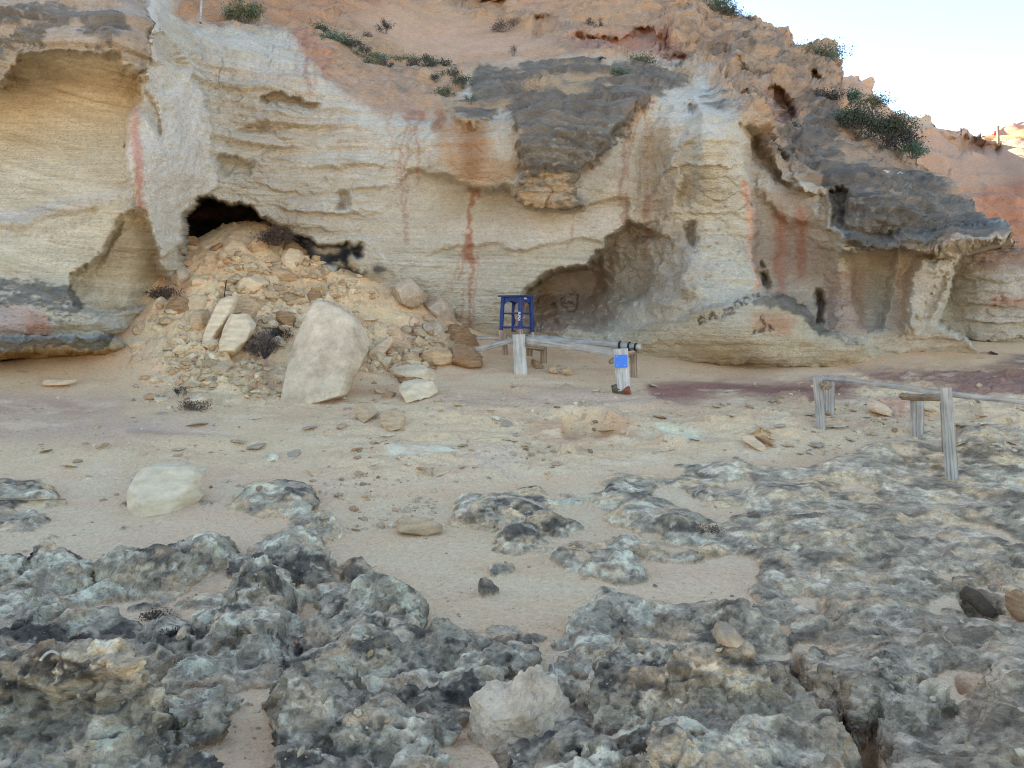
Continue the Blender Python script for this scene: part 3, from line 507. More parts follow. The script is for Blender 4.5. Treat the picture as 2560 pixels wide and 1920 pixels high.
def relief_far(px, py, sx, sy, X, Y, Z, paint):
    mid = fbm(X*.7, Y*.7, Z*.9, 4); hi = fbm(X*3, Y*3, Z*3.6, 4); rd = ridged(X*1.1, Y*1.1, Z*2.4, 4)
    w = Z*2.2+.8*mid; saw = 1-(w-np.floor(w)); saw = np.minimum(saw, (1-saw)*8)
    low = sst(440, 520, py+40*mid)+.25
    d = mid*.35+hi*.10+rd*.10*low+saw*.13*low
    col = paint(sx, sy)*(1+np.stack([.15*mid+.1*hi, .2*mid+.12*hi, .26*mid+.14*hi], -1))
    col = col*(1-.25*sst(.1, .4, fbm(X*2, Y*2, Z*6, 3))*low)[..., None]
    return d, np.clip(col, .01, .8)
far = sheet('far_cliff', 1960, 2880, 3.2, vt_far, vb_far, 130, depth_far, Df, cliff_mat, relief_far, PF, back=(1.2, 0))
tag(far, kind='structure')
vt_h = curve([(2300, 352), (2440, 347), (2455, 344), (2475, 336), (2490, 331), (2500, 326), (2518, 316), (2540, 310), (2560, 303), (2700, 270), (3000, 200)])
PH = Paint((206, 140, 92)); PH.p([(2470, 330), (2560, 295), (3000, 190), (3000, 215), (2560, 318), (2500, 335)], (190, 138, 110), 4)
def relief_h(px, py, sx, sy, X, Y, Z, paint):
    mid = fbm(X*.4, Y*.4, Z*.6, 4); return mid*.5, np.clip(paint(sx, sy)*(1+.25*fbm(X, Y, Z*3, 4)[..., None]), .01, .8)
hill = sheet('hill', 2300, 3000, 6, vt_h, curve([(2300, 460), (3000, 460)]), 60, lambda x, y: 46+(y*0)+(460-y)*.1, Layer(), cliff_mat, relief_h, PH, back=(3, 0))
tag(hill, kind='structure')

# ------------------------------------------------------------ the ground: sand, platform, debris cone and foreground limestone
gp = [(px, 1920, 2.5) for px in (-300, 500, 1280, 2060, 2860)]+[(px, 1700, 3.35) for px in (-300, 500, 1280, 2060, 2860)]+[(px, 1500, 4.5) for px in (-300, 500, 1280, 2060, 2860)]
gp += [(px, 1350, 5.7) for px in (-300, 500, 1280, 1900)]+[(2500, 1350, 5.5), (2860, 1350, 5.4)]+[(px, 1215, 7.1) for px in (-300, 500, 1280, 1900)]+[(2400, 1200, 7.1), (2860, 1200, 6.9)]
gp += [(-300, 1090, 8.2), (300, 1090, 8.2), (800, 1090, 8.4), (1280, 1090, 8.5), (1800, 1090, 8.5), (2300, 1090, 8.3), (2860, 1090, 8.0), (0, 1000, 9.4), (500, 1010, 9.4), (1100, 1000, 9.8), (1500, 1000, 9.9), (1900, 1010, 9.7), (2300, 1010, 9.8), (2860, 1000, 9.6)]
gp += [(-300, 930, 10.3), (0, 930, 10.2), (150, 915, 10.5), (-300, 900, 12), (100, 880, 12.5), (330, 905, 10.8), (450, 960, 10.2), (620, 985, 10.0), (750, 960, 10.5), (900, 960, 10.7), (1050, 930, 11.3), (1180, 920, 11.5), (1280, 930, 11.3), (1450, 930, 11.4), (1600, 940, 11.3), (1800, 950, 11.2), (2060, 945, 11.1), (2300, 930, 11.5), (2560, 930, 11.4), (2860, 930, 11.2)]
gp += [(600, 612, 13.0), (480, 615, 13.1), (640, 560, 14.3), (700, 650, 13.1), (520, 680, 12.5), (430, 720, 12.2), (600, 750, 12.0), (480, 800, 11.4), (350, 800, 11.6), (300, 830, 11.5), (560, 880, 10.9), (640, 840, 11.3), (760, 820, 11.7), (780, 700, 12.9), (880, 690, 13.0), (860, 630, 14.3), (880, 780, 12.3), (960, 708, 13.1), (900, 870, 11.6), (1050, 765, 12.9), (1120, 805, 12.9), (1020, 850, 12.1), (1170, 845, 12.9), (1100, 880, 12.0), (1200, 870, 12.6),
       (1300, 865, 12.9), (1400, 868, 12.9), (1500, 880, 12.7), (1650, 900, 12.3), (1900, 920, 11.9), (2150, 912, 12.0), (2430, 880, 12.6), (2560, 885, 12.6)]
wp = [((px-CX)/F*Y, Y, EYE-(py-HY)/F*Y) for px, py, Y in gp]
wp += [(-9, 15, 1.6), (-6, 16, 2.4), (-3, 16, 2.5), (-1.6, 14, 2.2), (0, 16, 1.6), (4, 16, 1.6), (9, 16, 1.6), (-9, 17, 1.5), (9, 17, 1.5), (-6, 1.5, .25), (0, 1.5, .25), (6, 1.5, .25)]
gz = grid_eval(RBF(wp, 1/4., 2e-3), -14, 14, 1.2, 17.5, .12)
Yof = lambda py: np.interp(py, [850, 925, 1000, 1100, 1215, 1350, 1500, 1700, 1920], [13, 11.3, 9.7, 8.4, 7.1, 5.7, 4.5, 3.35, 2.5])
GR = Layer(0.0); GH = Layer(0.0); RB = Layer(0.0); TN = Layer(0.0)
def rock(poly, h=.0, v=1.0, blur=20, hb=14):
    """poly = outline of the visible top; the footprint lies lower in the picture by the height"""
    q = [(x, y+h*F/float(Yof(y))*.92) for x, y in poly]
    GR.mix(q, v, blur)
    if h: GH.add(q, h, hb)
# ---- limestone in the lower half of the picture
rock([(-340, 1345), (0, 1350), (180, 1362), (270, 1372), (410, 1345), (560, 1315), (700, 1300), (830, 1345), (860, 1420), (960, 1430), (1030, 1480), (1052, 1540), (1000, 1600), (1150, 1580), (1350, 1575), (1480, 1610), (1800, 1600), (1900, 1400), (1500, 1330), (1500, 1200), (1650, 1155), (1800, 1130), (1950, 1160), (2150, 1110), (2300, 1080), (2420, 1060), (2900, 1040), (2900, 2200), (-340, 2200)], 0, .9, 30)
GR.mix([(900, 1350), (1000, 1390), (1190, 1405), (1350, 1395), (1460, 1430), (1462, 1462), (1360, 1470), (1400, 1540), (1350, 1580), (1150, 1585), (1030, 1610), (1048, 1560), (1040, 1500), (960, 1420)], -.2, 8)
GR.mix([(250, 1525), (540, 1475), (580, 1450), (545, 1420), (500, 1440), (340, 1490), (240, 1520), (250, 1590), (380, 1590), (440, 1560)], -.1, 10)
GR.mix([(550, 1960), (700, 1960), (700, 1860), (680, 1790), (630, 1775), (560, 1800), (540, 1870)], -.05, 10)
for q in ([(330, 1740), (430, 1700), (460, 1710), (400, 1750)], [(120, 1560), (200, 1550), (210, 1575), (140, 1590)], [(720, 1530), (790, 1520), (800, 1560), (740, 1570)], [(820, 1430), (880, 1430), (890, 1470), (830, 1470)], [(590, 1730), (720, 1700), (780, 1730), (640, 1770)],
          [(1350, 1460), (1560, 1420), (1620, 1400), (1700, 1385), (1640, 1370), (1560, 1390), (1460, 1440)], [(1540, 1320), (1640, 1310), (1660, 1345), (1560, 1350)], [(1640, 1210), (1760, 1250), (1860, 1290), (1800, 1300), (1640, 1240)], [(2060, 1190), (2200, 1200), (2190, 1235), (2080, 1225)],
          [(1300, 1660), (1380, 1640), (1400, 1690), (1330, 1740)], [(0, 1370), (260, 1390), (420, 1360), (640, 1340), (600, 1365), (360, 1400), (150, 1400), (-100, 1390)], [(1810, 1205), (1900, 1195), (1880, 1225), (1820, 1225)], [(1850, 1560), (1980, 1575), (1960, 1600), (1860, 1590)], [(1130, 1860), (1180, 1800), (1200, 1960), (1120, 1960)]):
    GR.mix(q, .18, 8)
rock([(545, 1218), (620, 1205), (700, 1185), (760, 1182), (800, 1200), (805, 1240), (760, 1250), (680, 1262), (600, 1245)], .12)
rock([(700, 1250), (790, 1240), (830, 1280), (870, 1315), (850, 1335), (790, 1310), (720, 1290)], .08)
rock([(-340, 1190), (60, 1188), (170, 1192), (165, 1215), (120, 1240), (-340, 1240)], .07)
rock([(-340, 1262), (80, 1265), (190, 1288), (160, 1310), (-340, 1312)], .05)
rock([(280, 1300), (360, 1290), (350, 1315), (270, 1320)], .02, .6)
rock([(1112, 1250), (1150, 1235), (1225, 1238), (1300, 1245), (1400, 1270), (1438, 1295), (1420, 1305), (1300, 1300), (1200, 1290), (1150, 1285)], .13)
rock([(1230, 1200), (1350, 1200), (1385, 1240), (1380, 1262), (1330, 1245), (1240, 1225)], .08)
rock([(1195, 1345), (1290, 1328), (1370, 1340), (1345, 1360), (1290, 1372), (1210, 1365)], .05)
rock([(1205, 1405), (1290, 1412), (1300, 1425), (1240, 1435)], .03, .9, 5); rock([(1186, 1458), (1225, 1455), (1260, 1480), (1200, 1485)], .03, .9, 5); rock([(1312, 1436), (1335, 1436), (1335, 1446), (1312, 1446)], .02, .9, 3)
rock([(1450, 1205), (1560, 1170), (1600, 1200), (1560, 1225)], .04, .8); rock([(1520, 1250), (1600, 1240), (1665, 1275), (1660, 1300), (1580, 1300)], .10); rock([(1650, 1290), (1720, 1300), (1725, 1325), (1660, 1325)], .06)
rock([(1350, 1370), (1450, 1340), (1560, 1365), (1650, 1440), (1560, 1430), (1440, 1410), (1370, 1395)], .08)
rock([(1500, 1310), (1600, 1345), (1700, 1370), (1800, 1350), (1810, 1375), (1700, 1390), (1560, 1370)], .08)
rock([(1790, 1140), (1850, 1134), (1900, 1155), (1890, 1180), (1800, 1170)], .10); rock([(2050, 1150), (2150, 1130), (2230, 1170), (2220, 1195), (2080, 1190)], .10); rock([(2160, 1100), (2250, 1090), (2320, 1110), (2300, 1130), (2180, 1125)], .12); rock([(2390, 1065), (2470, 1060), (2520, 1085), (2500, 1110), (2410, 1105)], .15); rock([(1880, 1190), (2040, 1200), (2060, 1240), (1960, 1255), (1870, 1230)], .10)
rock([(640, 1140), (690, 1133), (710, 1150), (660, 1158)], .03, .7, 5); rock([(120, 1165), (170, 1165), (165, 1178), (125, 1178)], .02, .6, 5)
# taller masses
for poly, h in (([(-340, 1365), (120, 1375), (270, 1385), (420, 1365), (560, 1330), (600, 1350), (480, 1400), (330, 1440), (215, 1430), (120, 1420), (-340, 1430)], .17),
    ([(650, 1330), (790, 1335), (830, 1370), (800, 1420), (700, 1400), (640, 1370)], .12), ([(590, 1430), (680, 1415), (720, 1450), (700, 1500), (600, 1490)], .20), ([(530, 1530), (600, 1510), (690, 1520), (720, 1580), (640, 1600), (540, 1590)], .16),
    ([(900, 1450), (980, 1430), (1035, 1480), (1045, 1510), (980, 1540), (900, 1500)], .13), ([(820, 1420), (900, 1400), (960, 1430), (900, 1460)], .04),
    ([(1110, 1260), (1225, 1245), (1400, 1280), (1300, 1290)], .03),
    ([(1410, 1492), (1600, 1470), (1800, 1480), (1930, 1510), (1965, 1545), (1880, 1552), (1700, 1530), (1560, 1525), (1440, 1540)], .16),
    ([(1900, 1300), (2040, 1288), (2150, 1310), (2180, 1350), (2130, 1370), (1990, 1340)], .13), ([(2160, 1340), (2200, 1330), (2230, 1360), (2190, 1380)], .10),
    ([(1070, 1590), (1150, 1570), (1250, 1580), (1330, 1600), (1360, 1640), (1250, 1660), (1120, 1640)], .12), ([(1450, 1585), (1520, 1560), (1560, 1590), (1530, 1640), (1450, 1630)], .10),
    ([(-340, 1640), (170, 1640), (330, 1700), (390, 1720), (380, 1760), (280, 1780), (120, 1770), (-340, 1800)], .25), ([(-340, 1860), (150, 1790), (300, 1790), (420, 1880), (500, 1960), (-340, 2100)], .14),
    ([(820, 1700), (960, 1740), (1080, 1800), (1060, 1850), (900, 1840), (700, 1790), (720, 1740)], .12), ([(820, 1890), (900, 1850), (1000, 1880), (1100, 1900), (1140, 2000), (780, 2000)], .16),
    ([(1470, 1690), (1600, 1640), (1800, 1640), (1960, 1690), (1990, 1740), (1800, 1760), (1640, 1740), (1500, 1730)], .22), ([(1680, 1770), (1800, 1750), (2000, 1760), (2090, 1800), (2120, 1900), (2100, 2000), (1680, 2000), (1640, 1880)], .14),
    ([(2010, 1615), (2200, 1630), (2320, 1680), (2360, 1740), (2240, 1800), (2120, 1760), (2030, 1700)], .13), ([(2240, 1830), (2420, 1760), (2700, 1760), (2700, 2000), (2240, 2000)], .08), ([(2480, 1650), (2560, 1635), (2700, 1640), (2700, 1720), (2500, 1730)], .12), ([(2290, 1615), (2350, 1600), (2370, 1640), (2300, 1650)], .06),
    ([(380, 1580), (440, 1560), (520, 1590), (460, 1620), (390, 1610)], .08), ([(-340, 1500), (150, 1500), (300, 1560), (280, 1600), (-340, 1590)], .07), ([(850, 1600), (1000, 1590), (1040, 1640), (900, 1660)], .07)):
    rock(poly, h, 1.0, 14, 16)
for q, d in (([(1985, 1625), (2005, 1625), (2022, 1740), (2115, 1795), (2140, 1850), (2120, 1850), (2085, 1800), (1995, 1745)], -.22), ([(2118, 1860), (2205, 1840), (2215, 2100), (2130, 2100)], -.5), ([(2400, 1485), (2440, 1490), (2510, 1545), (2490, 1560), (2440, 1540)], -.18), ([(2420, 1440), (2450, 1435), (2520, 1465), (2480, 1475)], -.10),
             ([(2520, 1390), (2580, 1400), (2580, 1440), (2530, 1430)], -.10), ([(2420, 1360), (2470, 1370), (2460, 1385), (2425, 1380)], -.08), ([(2120, 1665), (2180, 1660), (2190, 1690), (2140, 1700)], -.12), ([(1890, 1550), (1960, 1570), (1960, 1600), (1860, 1590)], -.08), ([(2060, 1570), (2130, 1560), (2110, 1590), (2070, 1590)], -.08),
             ([(2050, 1500), (2120, 1540), (2090, 1560), (2040, 1530)], -.06), ([(2400, 1690), (2450, 1700), (2440, 1740), (2410, 1730)], -.15), ([(1820, 1790), (1960, 1820), (1990, 1870), (1880, 1850)], -.07), ([(50, 1430), (85, 1430), (80, 1470), (55, 1480)], -.10), ([(220, 1420), (245, 1430), (245, 1490), (225, 1490)], -.15), ([(1260, 1940), (1190, 1760), (1230, 1740), (1290, 1940)], -.05)):
    GH.add(q, d, 5)
GH.stroke([(2280, 1800), (2340, 1785), (2380, 1740)], 8, -.04, 3)
GH.stroke([(1370, 1300), (1360, 1240)], 8, -.03, 3); GH.stroke([(1310, 1345), (1320, 1380)], 5, -.03, 2)
# upper shelf: broken crusts with little overhangs
for poly, h in (([(1405, 1052), (1440, 1040), (1500, 1050), (1580, 1080), (1520, 1090), (1440, 1095), (1410, 1090)], -.22), ([(1380, 1030), (1440, 1022), (1520, 1034), (1600, 1060), (1580, 1074), (1500, 1046), (1430, 1038), (1395, 1050)], .06), ([(830, 1010), (1000, 1020), (1150, 1010), (1300, 1030), (1180, 1050), (980, 1050)], .05), ([(1250, 960), (1500, 985), (1700, 1010), (1600, 1030), (1400, 1010)], .05), ([(1800, 1010), (1950, 1030), (2040, 1070), (1900, 1060)], .06), ([(300, 1080), (560, 1090), (700, 1110), (520, 1120), (340, 1105)], .03), ([(930, 1100), (1000, 1120), (1150, 1130), (1130, 1150), (1000, 1145)], .04), ([(1640, 1085), (1720, 1100), (1700, 1120), (1650, 1115)], .07), ([(1395, 1120), (1440, 1115), (1440, 1140), (1400, 1140)], .07),
    ([(1020, 1175), (1070, 1165), (1080, 1185), (1030, 1200)], .05), ([(880, 1170), (920, 1172), (930, 1195), (895, 1190)], .05), ([(1740, 1040), (1900, 1060), (2000, 1090), (1960, 1110), (1800, 1080)], .06), ([(2180, 1000), (2300, 1010), (2340, 1040), (2200, 1030)], .08), ([(2440, 1020), (2560, 1040), (2560, 1080), (2460, 1060)], .08), ([(1950, 990), (2020, 1000), (2010, 1015), (1950, 1010)], .08), ([(1100, 1180), (1250, 1170), (1260, 1190), (1120, 1200)], .03)):
    GH.add(poly, h, 4)
RB.mix([(330, 780), (480, 620), (640, 580), (800, 650), (1000, 760), (1150, 850), (1150, 900), (900, 930), (760, 1010), (500, 1000), (380, 920)], 1.0, 20)
RB.mix([(820, 1000), (2600, 960), (2600, 1100), (1800, 1120), (1000, 1230), (800, 1200)], .55, 30); RB.mix([(1900, 960), (2700, 920), (2700, 1100), (2200, 1080)], .9, 20)
RB.mix([(780, 1230), (900, 1200), (1000, 1240), (940, 1300), (860, 1310)], .6, 12)
PG = Paint((194, 174, 150))
for q, c, b in (([(-340, 960), (2600, 960), (2600, 1180), (-340, 1180)], (188, 172, 146), 20),
    ([(330, 780), (480, 620), (640, 560), (800, 650), (1000, 760), (1150, 850), (1150, 900), (900, 930), (760, 1010), (500, 1000), (380, 920)], (186, 173, 147), 16),
    ([(450, 620), (620, 590), (660, 620), (560, 690), (440, 700)], (182, 163, 135), 10), ([(390, 700), (470, 690), (480, 750), (400, 770)], (160, 134, 108), 10), ([(780, 650), (900, 720), (960, 770), (860, 780), (760, 700)], (186, 170, 144), 12), ([(980, 830), (1080, 850), (1060, 900), (960, 890)], (182, 156, 128), 10), ([(1000, 790), (1050, 840), (1040, 870), (980, 840)], (178, 158, 134), 10),
    ([(560, 830), (700, 830), (690, 960), (590, 950)], (170, 150, 126), 16), ([(-340, 900), (60, 905), (120, 915), (-100, 930)], (180, 170, 150), 8),
    ([(-340, 985), (150, 985), (300, 1000), (310, 1030), (150, 1050), (-340, 1060)], (164, 144, 132), 16), ([(-340, 1050), (400, 1040), (600, 1060), (400, 1100), (-340, 1110)], (172, 156, 142), 16),
    ([(1080, 990), (1400, 985), (1700, 1000), (1760, 1030), (1400, 1020), (1150, 1020)], (166, 148, 136), 16), ([(1600, 960), (1800, 955), (1900, 990), (1740, 1010), (1640, 1000)], (132, 100, 92), 8), ([(1780, 955), (2100, 950), (2160, 985), (2100, 1005), (1900, 995), (1800, 975)], (122, 92, 84), 10),
    ([(2130, 930), (2560, 900), (2860, 900), (2860, 1000), (2560, 990), (2440, 1000), (2300, 965), (2160, 960)], (132, 106, 96), 12), ([(2440, 900), (2860, 880), (2860, 935), (2500, 930)], (92, 68, 64), 8), ([(2340, 880), (2440, 890), (2540, 905), (2300, 920)], (186, 170, 142), 6),
    ([(1380, 1050), (1580, 1050), (1600, 1100), (1440, 1120), (1380, 1080)], (178, 154, 128), 8), ([(1290, 1040), (1400, 1050), (1440, 1100), (1420, 1120), (1330, 1090)], (180, 156, 130), 10), ([(1640, 1060), (1760, 1080), (1720, 1110), (1640, 1120)], (206, 194, 172), 6),
    ([(930, 1100), (1060, 1120), (1160, 1130), (1130, 1145), (1000, 1142)], (200, 194, 178), 5), ([(1150, 1140), (1260, 1120), (1340, 1150), (1260, 1175)], (186, 172, 156), 8), ([(1860, 1020), (2020, 1040), (2080, 1090), (1960, 1090)], (196, 180, 156), 10),
    ([(820, 1230), (1500, 1200), (1470, 1600), (1000, 1620), (860, 1380)], (198, 176, 150), 20), ([(2200, 1000), (2300, 1010), (2320, 1050), (2180, 1050)], (180, 150, 130), 8)):
    PG.p(q, c, b)
# boulders half sunk in the drift, as heights of the ground itself
GL = [(1010, 1500)]
py_r = []; Y = 1.9; ys = []
while Y < 16.4:
    ys.append(Y); Y += min(max(2.5*Y*Y/(F*1.5), .006), .027)
ys = np.array(ys); gl = np.cumsum(4.5*1.068**np.arange(56)); gr_ = np.cumsum(4.5*1.075**np.arange(48))
pxs = np.concatenate([(-240-gl)[::-1], np.arange(-240, 2805, 3.0), 2802+gr_])
gpx, gY = np.meshgrid(pxs, ys); gX = (gpx-CX)/F*gY
zb = gz(gX, gY)
gpy = np.clip(HY+(EYE-zb)*F/gY, 600, 2300)
w1 = fbm(gX*2.2, gY*2.2, 1.5, 4); w2 = fbm(gX*2.2, gY*2.2, 8.5, 4)
amp = 30*np.clip((gpy-850)/800, .25, 1.2)
sx = gpx+w1*amp*1.3; sy = gpy+w2*amp*.8
lw1 = fbm(gX*2.2, gY*2.2, 1.5, 2); lw2 = fbm(gX*2.2, gY*2.2, 8.5, 2)
r_, h_, rb = GR(gpx+lw1*amp*1.4, gpy+lw2*amp), GH(gpx+lw1*amp, gpy+lw2*amp*.6), RB(sx, sy)
r_ = np.maximum(r_, (.42+.12*sst(1350, 1700, gpx))*sst(1120, 1180, gpy)*sst(1500, 1380, gpy))
r_ = r_+(.40*fbm(gX*2.6, gY*3.4, 2.2, 2, .5)+.22*fbm(gX*1.1, gY*2.0, 6.2, 3))*sst(-.05, .25, r_)*sst(1.3, .6, r_)
low = fbm(gX*.8, gY*.8, .3, 3); mid = fbm(gX*2.4, gY*2.4, 2.3, 4); rg = ridged(gX*3.4+.3*mid, gY*3.4, 5.0, 4); hi = fbm(gX*8, gY*8, 3.1, 4); hf = fbm(gX*26, gY*26, 1.1, 3)
pit = cells(gX*7+.6*hi, gY*7+.6*mid, 0*gX+.4); pit2 = cells(gX*19, gY*19, 0*gX+.7)
nearf = np.clip((10.5-gY)/4, .35, 1)
hg = fbm(gX*14, gY*14, 6.1, 4)
mid2 = fbm(gX*2.4, gY*2.4, 2.3, 2); rg2 = ridged(gX*3.0+.3*mid2, gY*3.0, 5.0, 2)
relief = .08*low+.075*mid2+.022*rg2-.035*(1-sst(.12, .5, pit))*sst(-.2, .2, low+mid2)
# weathered steps
tw = (gY*.55+gX*.22)+1.1*low+.5*mid2; st = tw*1.6-np.floor(tw*1.6)
relief = relief+.085*(np.minimum(st, (1-st)*5)-.45)*sst(1150, 1400, gpy)
RU = Layer(.75); RU.mix([(-340, 1340), (900, 1340), (1100, 1580), (1700, 1600), (1700, 2200), (-340, 2200)], 1.15, 60); RU.mix([(1750, 1150), (2900, 1050), (2900, 1600), (1900, 1560), (1650, 1250)], .62, 60)
ru = RU(sx, sy)
rockh = -.10+.14*sst(-.05, 1.1, r_)+relief*nearf*ru*1.15*(.6+.4*np.clip(r_, 0, 1))+h_*.8
sandh = .018*fbm(gX*.7, gY*.7, 9, 3)+.004*hi+.0022*hf+np.minimum(h_, 0)*.8
# upper shelf and debris
shelf = sst(1260, 1140, gpy)
crust = (fbm(gX*1.3, gY*3.2, 4, 5, .58)*.13+ridged(gX*1.6, gY*4.6, 8, 4)*.035)*rb
lump = (1-sst(.0, .55, cells(gX*3.1, gY*3.1, 0*gX+2.2)))*.09*sst(-.1, .3, mid)+(1-sst(0, .5, cells(gX*8, gY*8, 0*gX+5)))*.035
tw = gY*2.3+.5*gX+1.6*low+1.3*fbm(gX*1.1, gY*2.6, 17, 4); s2 = tw-np.floor(tw)
crust = crust+(np.minimum(s2, (1-s2)*7)-.4)*.11*rb*sst(-.3, .25, pn(gX*.9, gY*.9, np.floor(tw)*2.3))*sst(1250, 1180, gpy)
debris = rb*sst(1040, 900, gpy)
sandh = sandh+crust+debris*(lump*1.5+.06*fbm(gX*3, gY*3, 12, 4)+.03*ridged(gX*6, gY*6, 2, 3))+.02*rb*hi+shelf*h_*(h_ > 0)*1.0
k = .012; dd = rockh-sandh; sm = sst(-k, k, dd)
z = zb+np.where(dd > 0, rockh, sandh)
rm0 = sst(-.004, .014, dd-.012*mid-.02*hi)*sst(.02, .2, r_+.05)
# lay the rows of the sheet out afresh so that steep faces get as many as flat ones
scr = HY+(EYE-z)*F/gY
ds = np.abs(np.diff(scr, axis=0))+.20*np.diff(gY, axis=0)*F/np.minimum(gY[1:], 9)
ds = np.maximum(ds, 1e-3)
for k in range(2): ds[:, 1:-1] = (ds[:, :-2]+ds[:, 1:-1]*2+ds[:, 2:])/4
for k in range(3): ds = box(ds.astype(np.float32), 14, 1)
NRW = 640
arc = np.concatenate([np.zeros((1, ds.shape[1])), np.cumsum(ds, 0)])
Yn = np.empty((NRW, len(pxs)))
tq = np.linspace(0, 1, NRW)
for i in range(len(pxs)): Yn[:, i] = np.interp(tq*arc[-1, i], arc[:, i], ys)
jf = np.interp(Yn, ys, np.arange(len(ys))); j0 = np.minimum(jf.astype(int), len(ys)-2); jt = (jf-j0).astype(np.float32); ci = np.arange(len(pxs))[None, :]
rsm = lambda a: a[j0, ci]*(1-jt)+a[j0+1, ci]*jt
zN, rm, r2, rb2, py2, sy2 = rsm(z), rsm(rm0), rsm(r_), rsm(rb), rsm(gpy), rsm(sy)
px2 = np.broadcast_to(pxs, Yn.shape); X2 = (px2-CX)/F*Yn; sx2 = rsm(sx); ru2 = rsm(ru); near2 = rsm(nearf); shelf2 = rsm(shelf)
P0 = np.stack([X2, Yn, zN], -1)
nn = np.cross(np.gradient(P0, axis=1), np.gradient(P0, axis=0)); nn /= np.linalg.norm(nn, axis=2)[..., None]+1e-9
nn *= np.where(nn[..., 2:] < 0, -1, 1)
for k in range(2): nn[1:-1] = (nn[:-2]+nn[1:-1]+nn[2:])/3; nn[:, 1:-1] = (nn[:, :-2]+nn[:, 1:-1]+nn[:, 2:])/3
steep = 1-np.clip(nn[..., 2], 0, 1)
A, B, Cc = X2, Yn, zN
AA = spacing(A, B, Cc)
e1 = fbm(A*5, B*5, Cc*7, 4); e2 = fbm(A*13+7, B*13, Cc*16, 5, .68); e4 = fbm(A*55, B*55, Cc*60, 2); wl = Cc*13+2.2*e1+.9*fbm(A*1.3, B*1.3, Cc, 2); wl = wl-np.floor(wl); lg = np.minimum(wl, (1-wl)*6); e3 = ridged(A*9, B*9, Cc*12, 3); pc = cells(A*13+.5*e1, B*13, Cc*17)
pc2 = cells(A*24, B*24, Cc*28+.4*e1)
ddN = rsm(dd); rf = rsm(sst(.0, .16, r_+.05)); rm = sst(-.001, .009, ddN+.016*e2+.012*e1-.003)*rf
d3 = (.046*e1+.020*e3)*(.35+.9*steep)+.024*e2+.006*e4+.034*(lg-.4)*(.25+steep)-.026*sst(.07, .02, AA[0])*(1-sst(.1, .5, pc))*sst(-.15, .25, e1+.3*steep)-.016*sst(.035, .012, AA[0])*(1-sst(.1, .45, pc2))*sst(-.2, .2, e2)
P0 = P0+nn*(d3*rm*near2*(.5+.6*ru2))[..., None]
bx = fbm(A*.9+50, B*1.6, 1.1, 4)*70; by = fbm(A*.9+70, B*1.6, 5.1, 4)*26
cs = PG(sx2+bx*shelf2, sy2+by*shelf2)
m2 = fbm(A*1.2+9, B*2.4, 4.4, 5); cs = cs*(1+np.stack([.12*m2, .15*m2, .2*m2], -1))
pk = sst(.08, .3, fbm(A*.8+30, B*2.2, 1.4, 4))*shelf2*.5; cs = cs*(1-pk[..., None])+lin((178, 154, 130))*pk[..., None]
gr = sst(.16, .45, fbm(A*1.5+60, B*3.5, 2.4, 5))*shelf2*.5; cs = cs*(1-gr[..., None])+lin((200, 190, 172))*gr[..., None]
lt = sst(.24, .36, fbm(A*9, B*16, 2.4, 5, .65))*.75*(.3+rb2); cs = cs*(1-.45*lt)[..., None]
wf = sst(.26, .38, fbm(A*3.5+33, B*11, 3.4, 5, .62))*shelf2*.7*(.2+rb2); cs = cs*(1-wf[..., None])+lin((212, 198, 172))*wf[..., None]
df = sst(.30, .40, fbm(A*3.1+93, B*13, 9.4, 5, .62))*shelf2*.6; cs = cs*(1-df[..., None])+lin((138, 118, 100))*df[..., None]
grn = fbm(A*40, B*40, Cc*40, 2); cs = cs*(1+.18*grn)[..., None]
q1 = fbm(A*1.6+4, B*2.4, Cc*4, 6, .68); q2 = fbm(A*5+8, B*7, Cc*10, 5, .72); q3 = fbm(A*2.3+88, B*2.3, Cc*5, 5, .6); q4 = fbm(A*22, B*22, Cc*24, 3)
cr = lin((148, 143, 132))*(1+.4*q2[..., None])+0*cs
t_ = sst(.04, .18, q1+.45*q2+.12*q4)[..., None]; cr = cr*(1-.85*t_)+lin((66, 65, 63))*.85*t_
t_ = sst(.05, .18, q2-.6*q1)[..., None]; cr = cr*(1-.7*t_)+lin((200, 195, 182))*.7*t_
t_ = sst(.14, .34, q3*.6+.6*q2+.2*steep)[..., None]; cr = cr*(1-.35*t_)+lin((158, 142, 116))*.35*t_
t_ = sst(.16, .30, q4-.2*q2)[..., None]; cr = cr*(1-.55*t_)+lin((60, 60, 58))*.55*t_
t_ = sst(1500, 2300, px2)[..., None]*.35; cr = cr*(1-t_)+lin((156, 142, 122))*t_*(1+.3*q2[..., None])
dust = sst(.0, .3, fbm(A*3+5, B*3.6, Cc*7, 6, .62)+.3*(1-r2)-.02)*sst(.6, .1, steep)*(.5+.45*sst(1700, 1150, py2))
cr = cr*(1-dust[..., None])+lin((190, 168, 140))*dust[..., None]
col = cs*(1-rm[..., None])+cr*rm[..., None]
col = col*(np.array([1.53, 1.25, .97])*(1-rm[..., None])+np.array([1.78, 1.45, 1.09])*rm[..., None])
AA = None
PX, PY = P0[..., 0], P0[..., 1]; ZF = P0[..., 2]
ground_mat = rock_material('ground stone and sand', bump=.8, dist=.018, var=.2, scale=1.7, mottle=True)
gm = grid_mesh('ground', P0, np.concatenate([np.clip(col, .01, .8), rm[..., None]], -1), ground_mat, flip=False)
tag(gm, kind='structure')
def gzat(X_, Y_):
    j = int(np.clip(np.searchsorted(ys, Y_), 1, len(ys)-1)); px_ = CX+F*X_/Y_
    i = int(np.argmin(np.abs(pxs-px_))); return float(z[j, i])
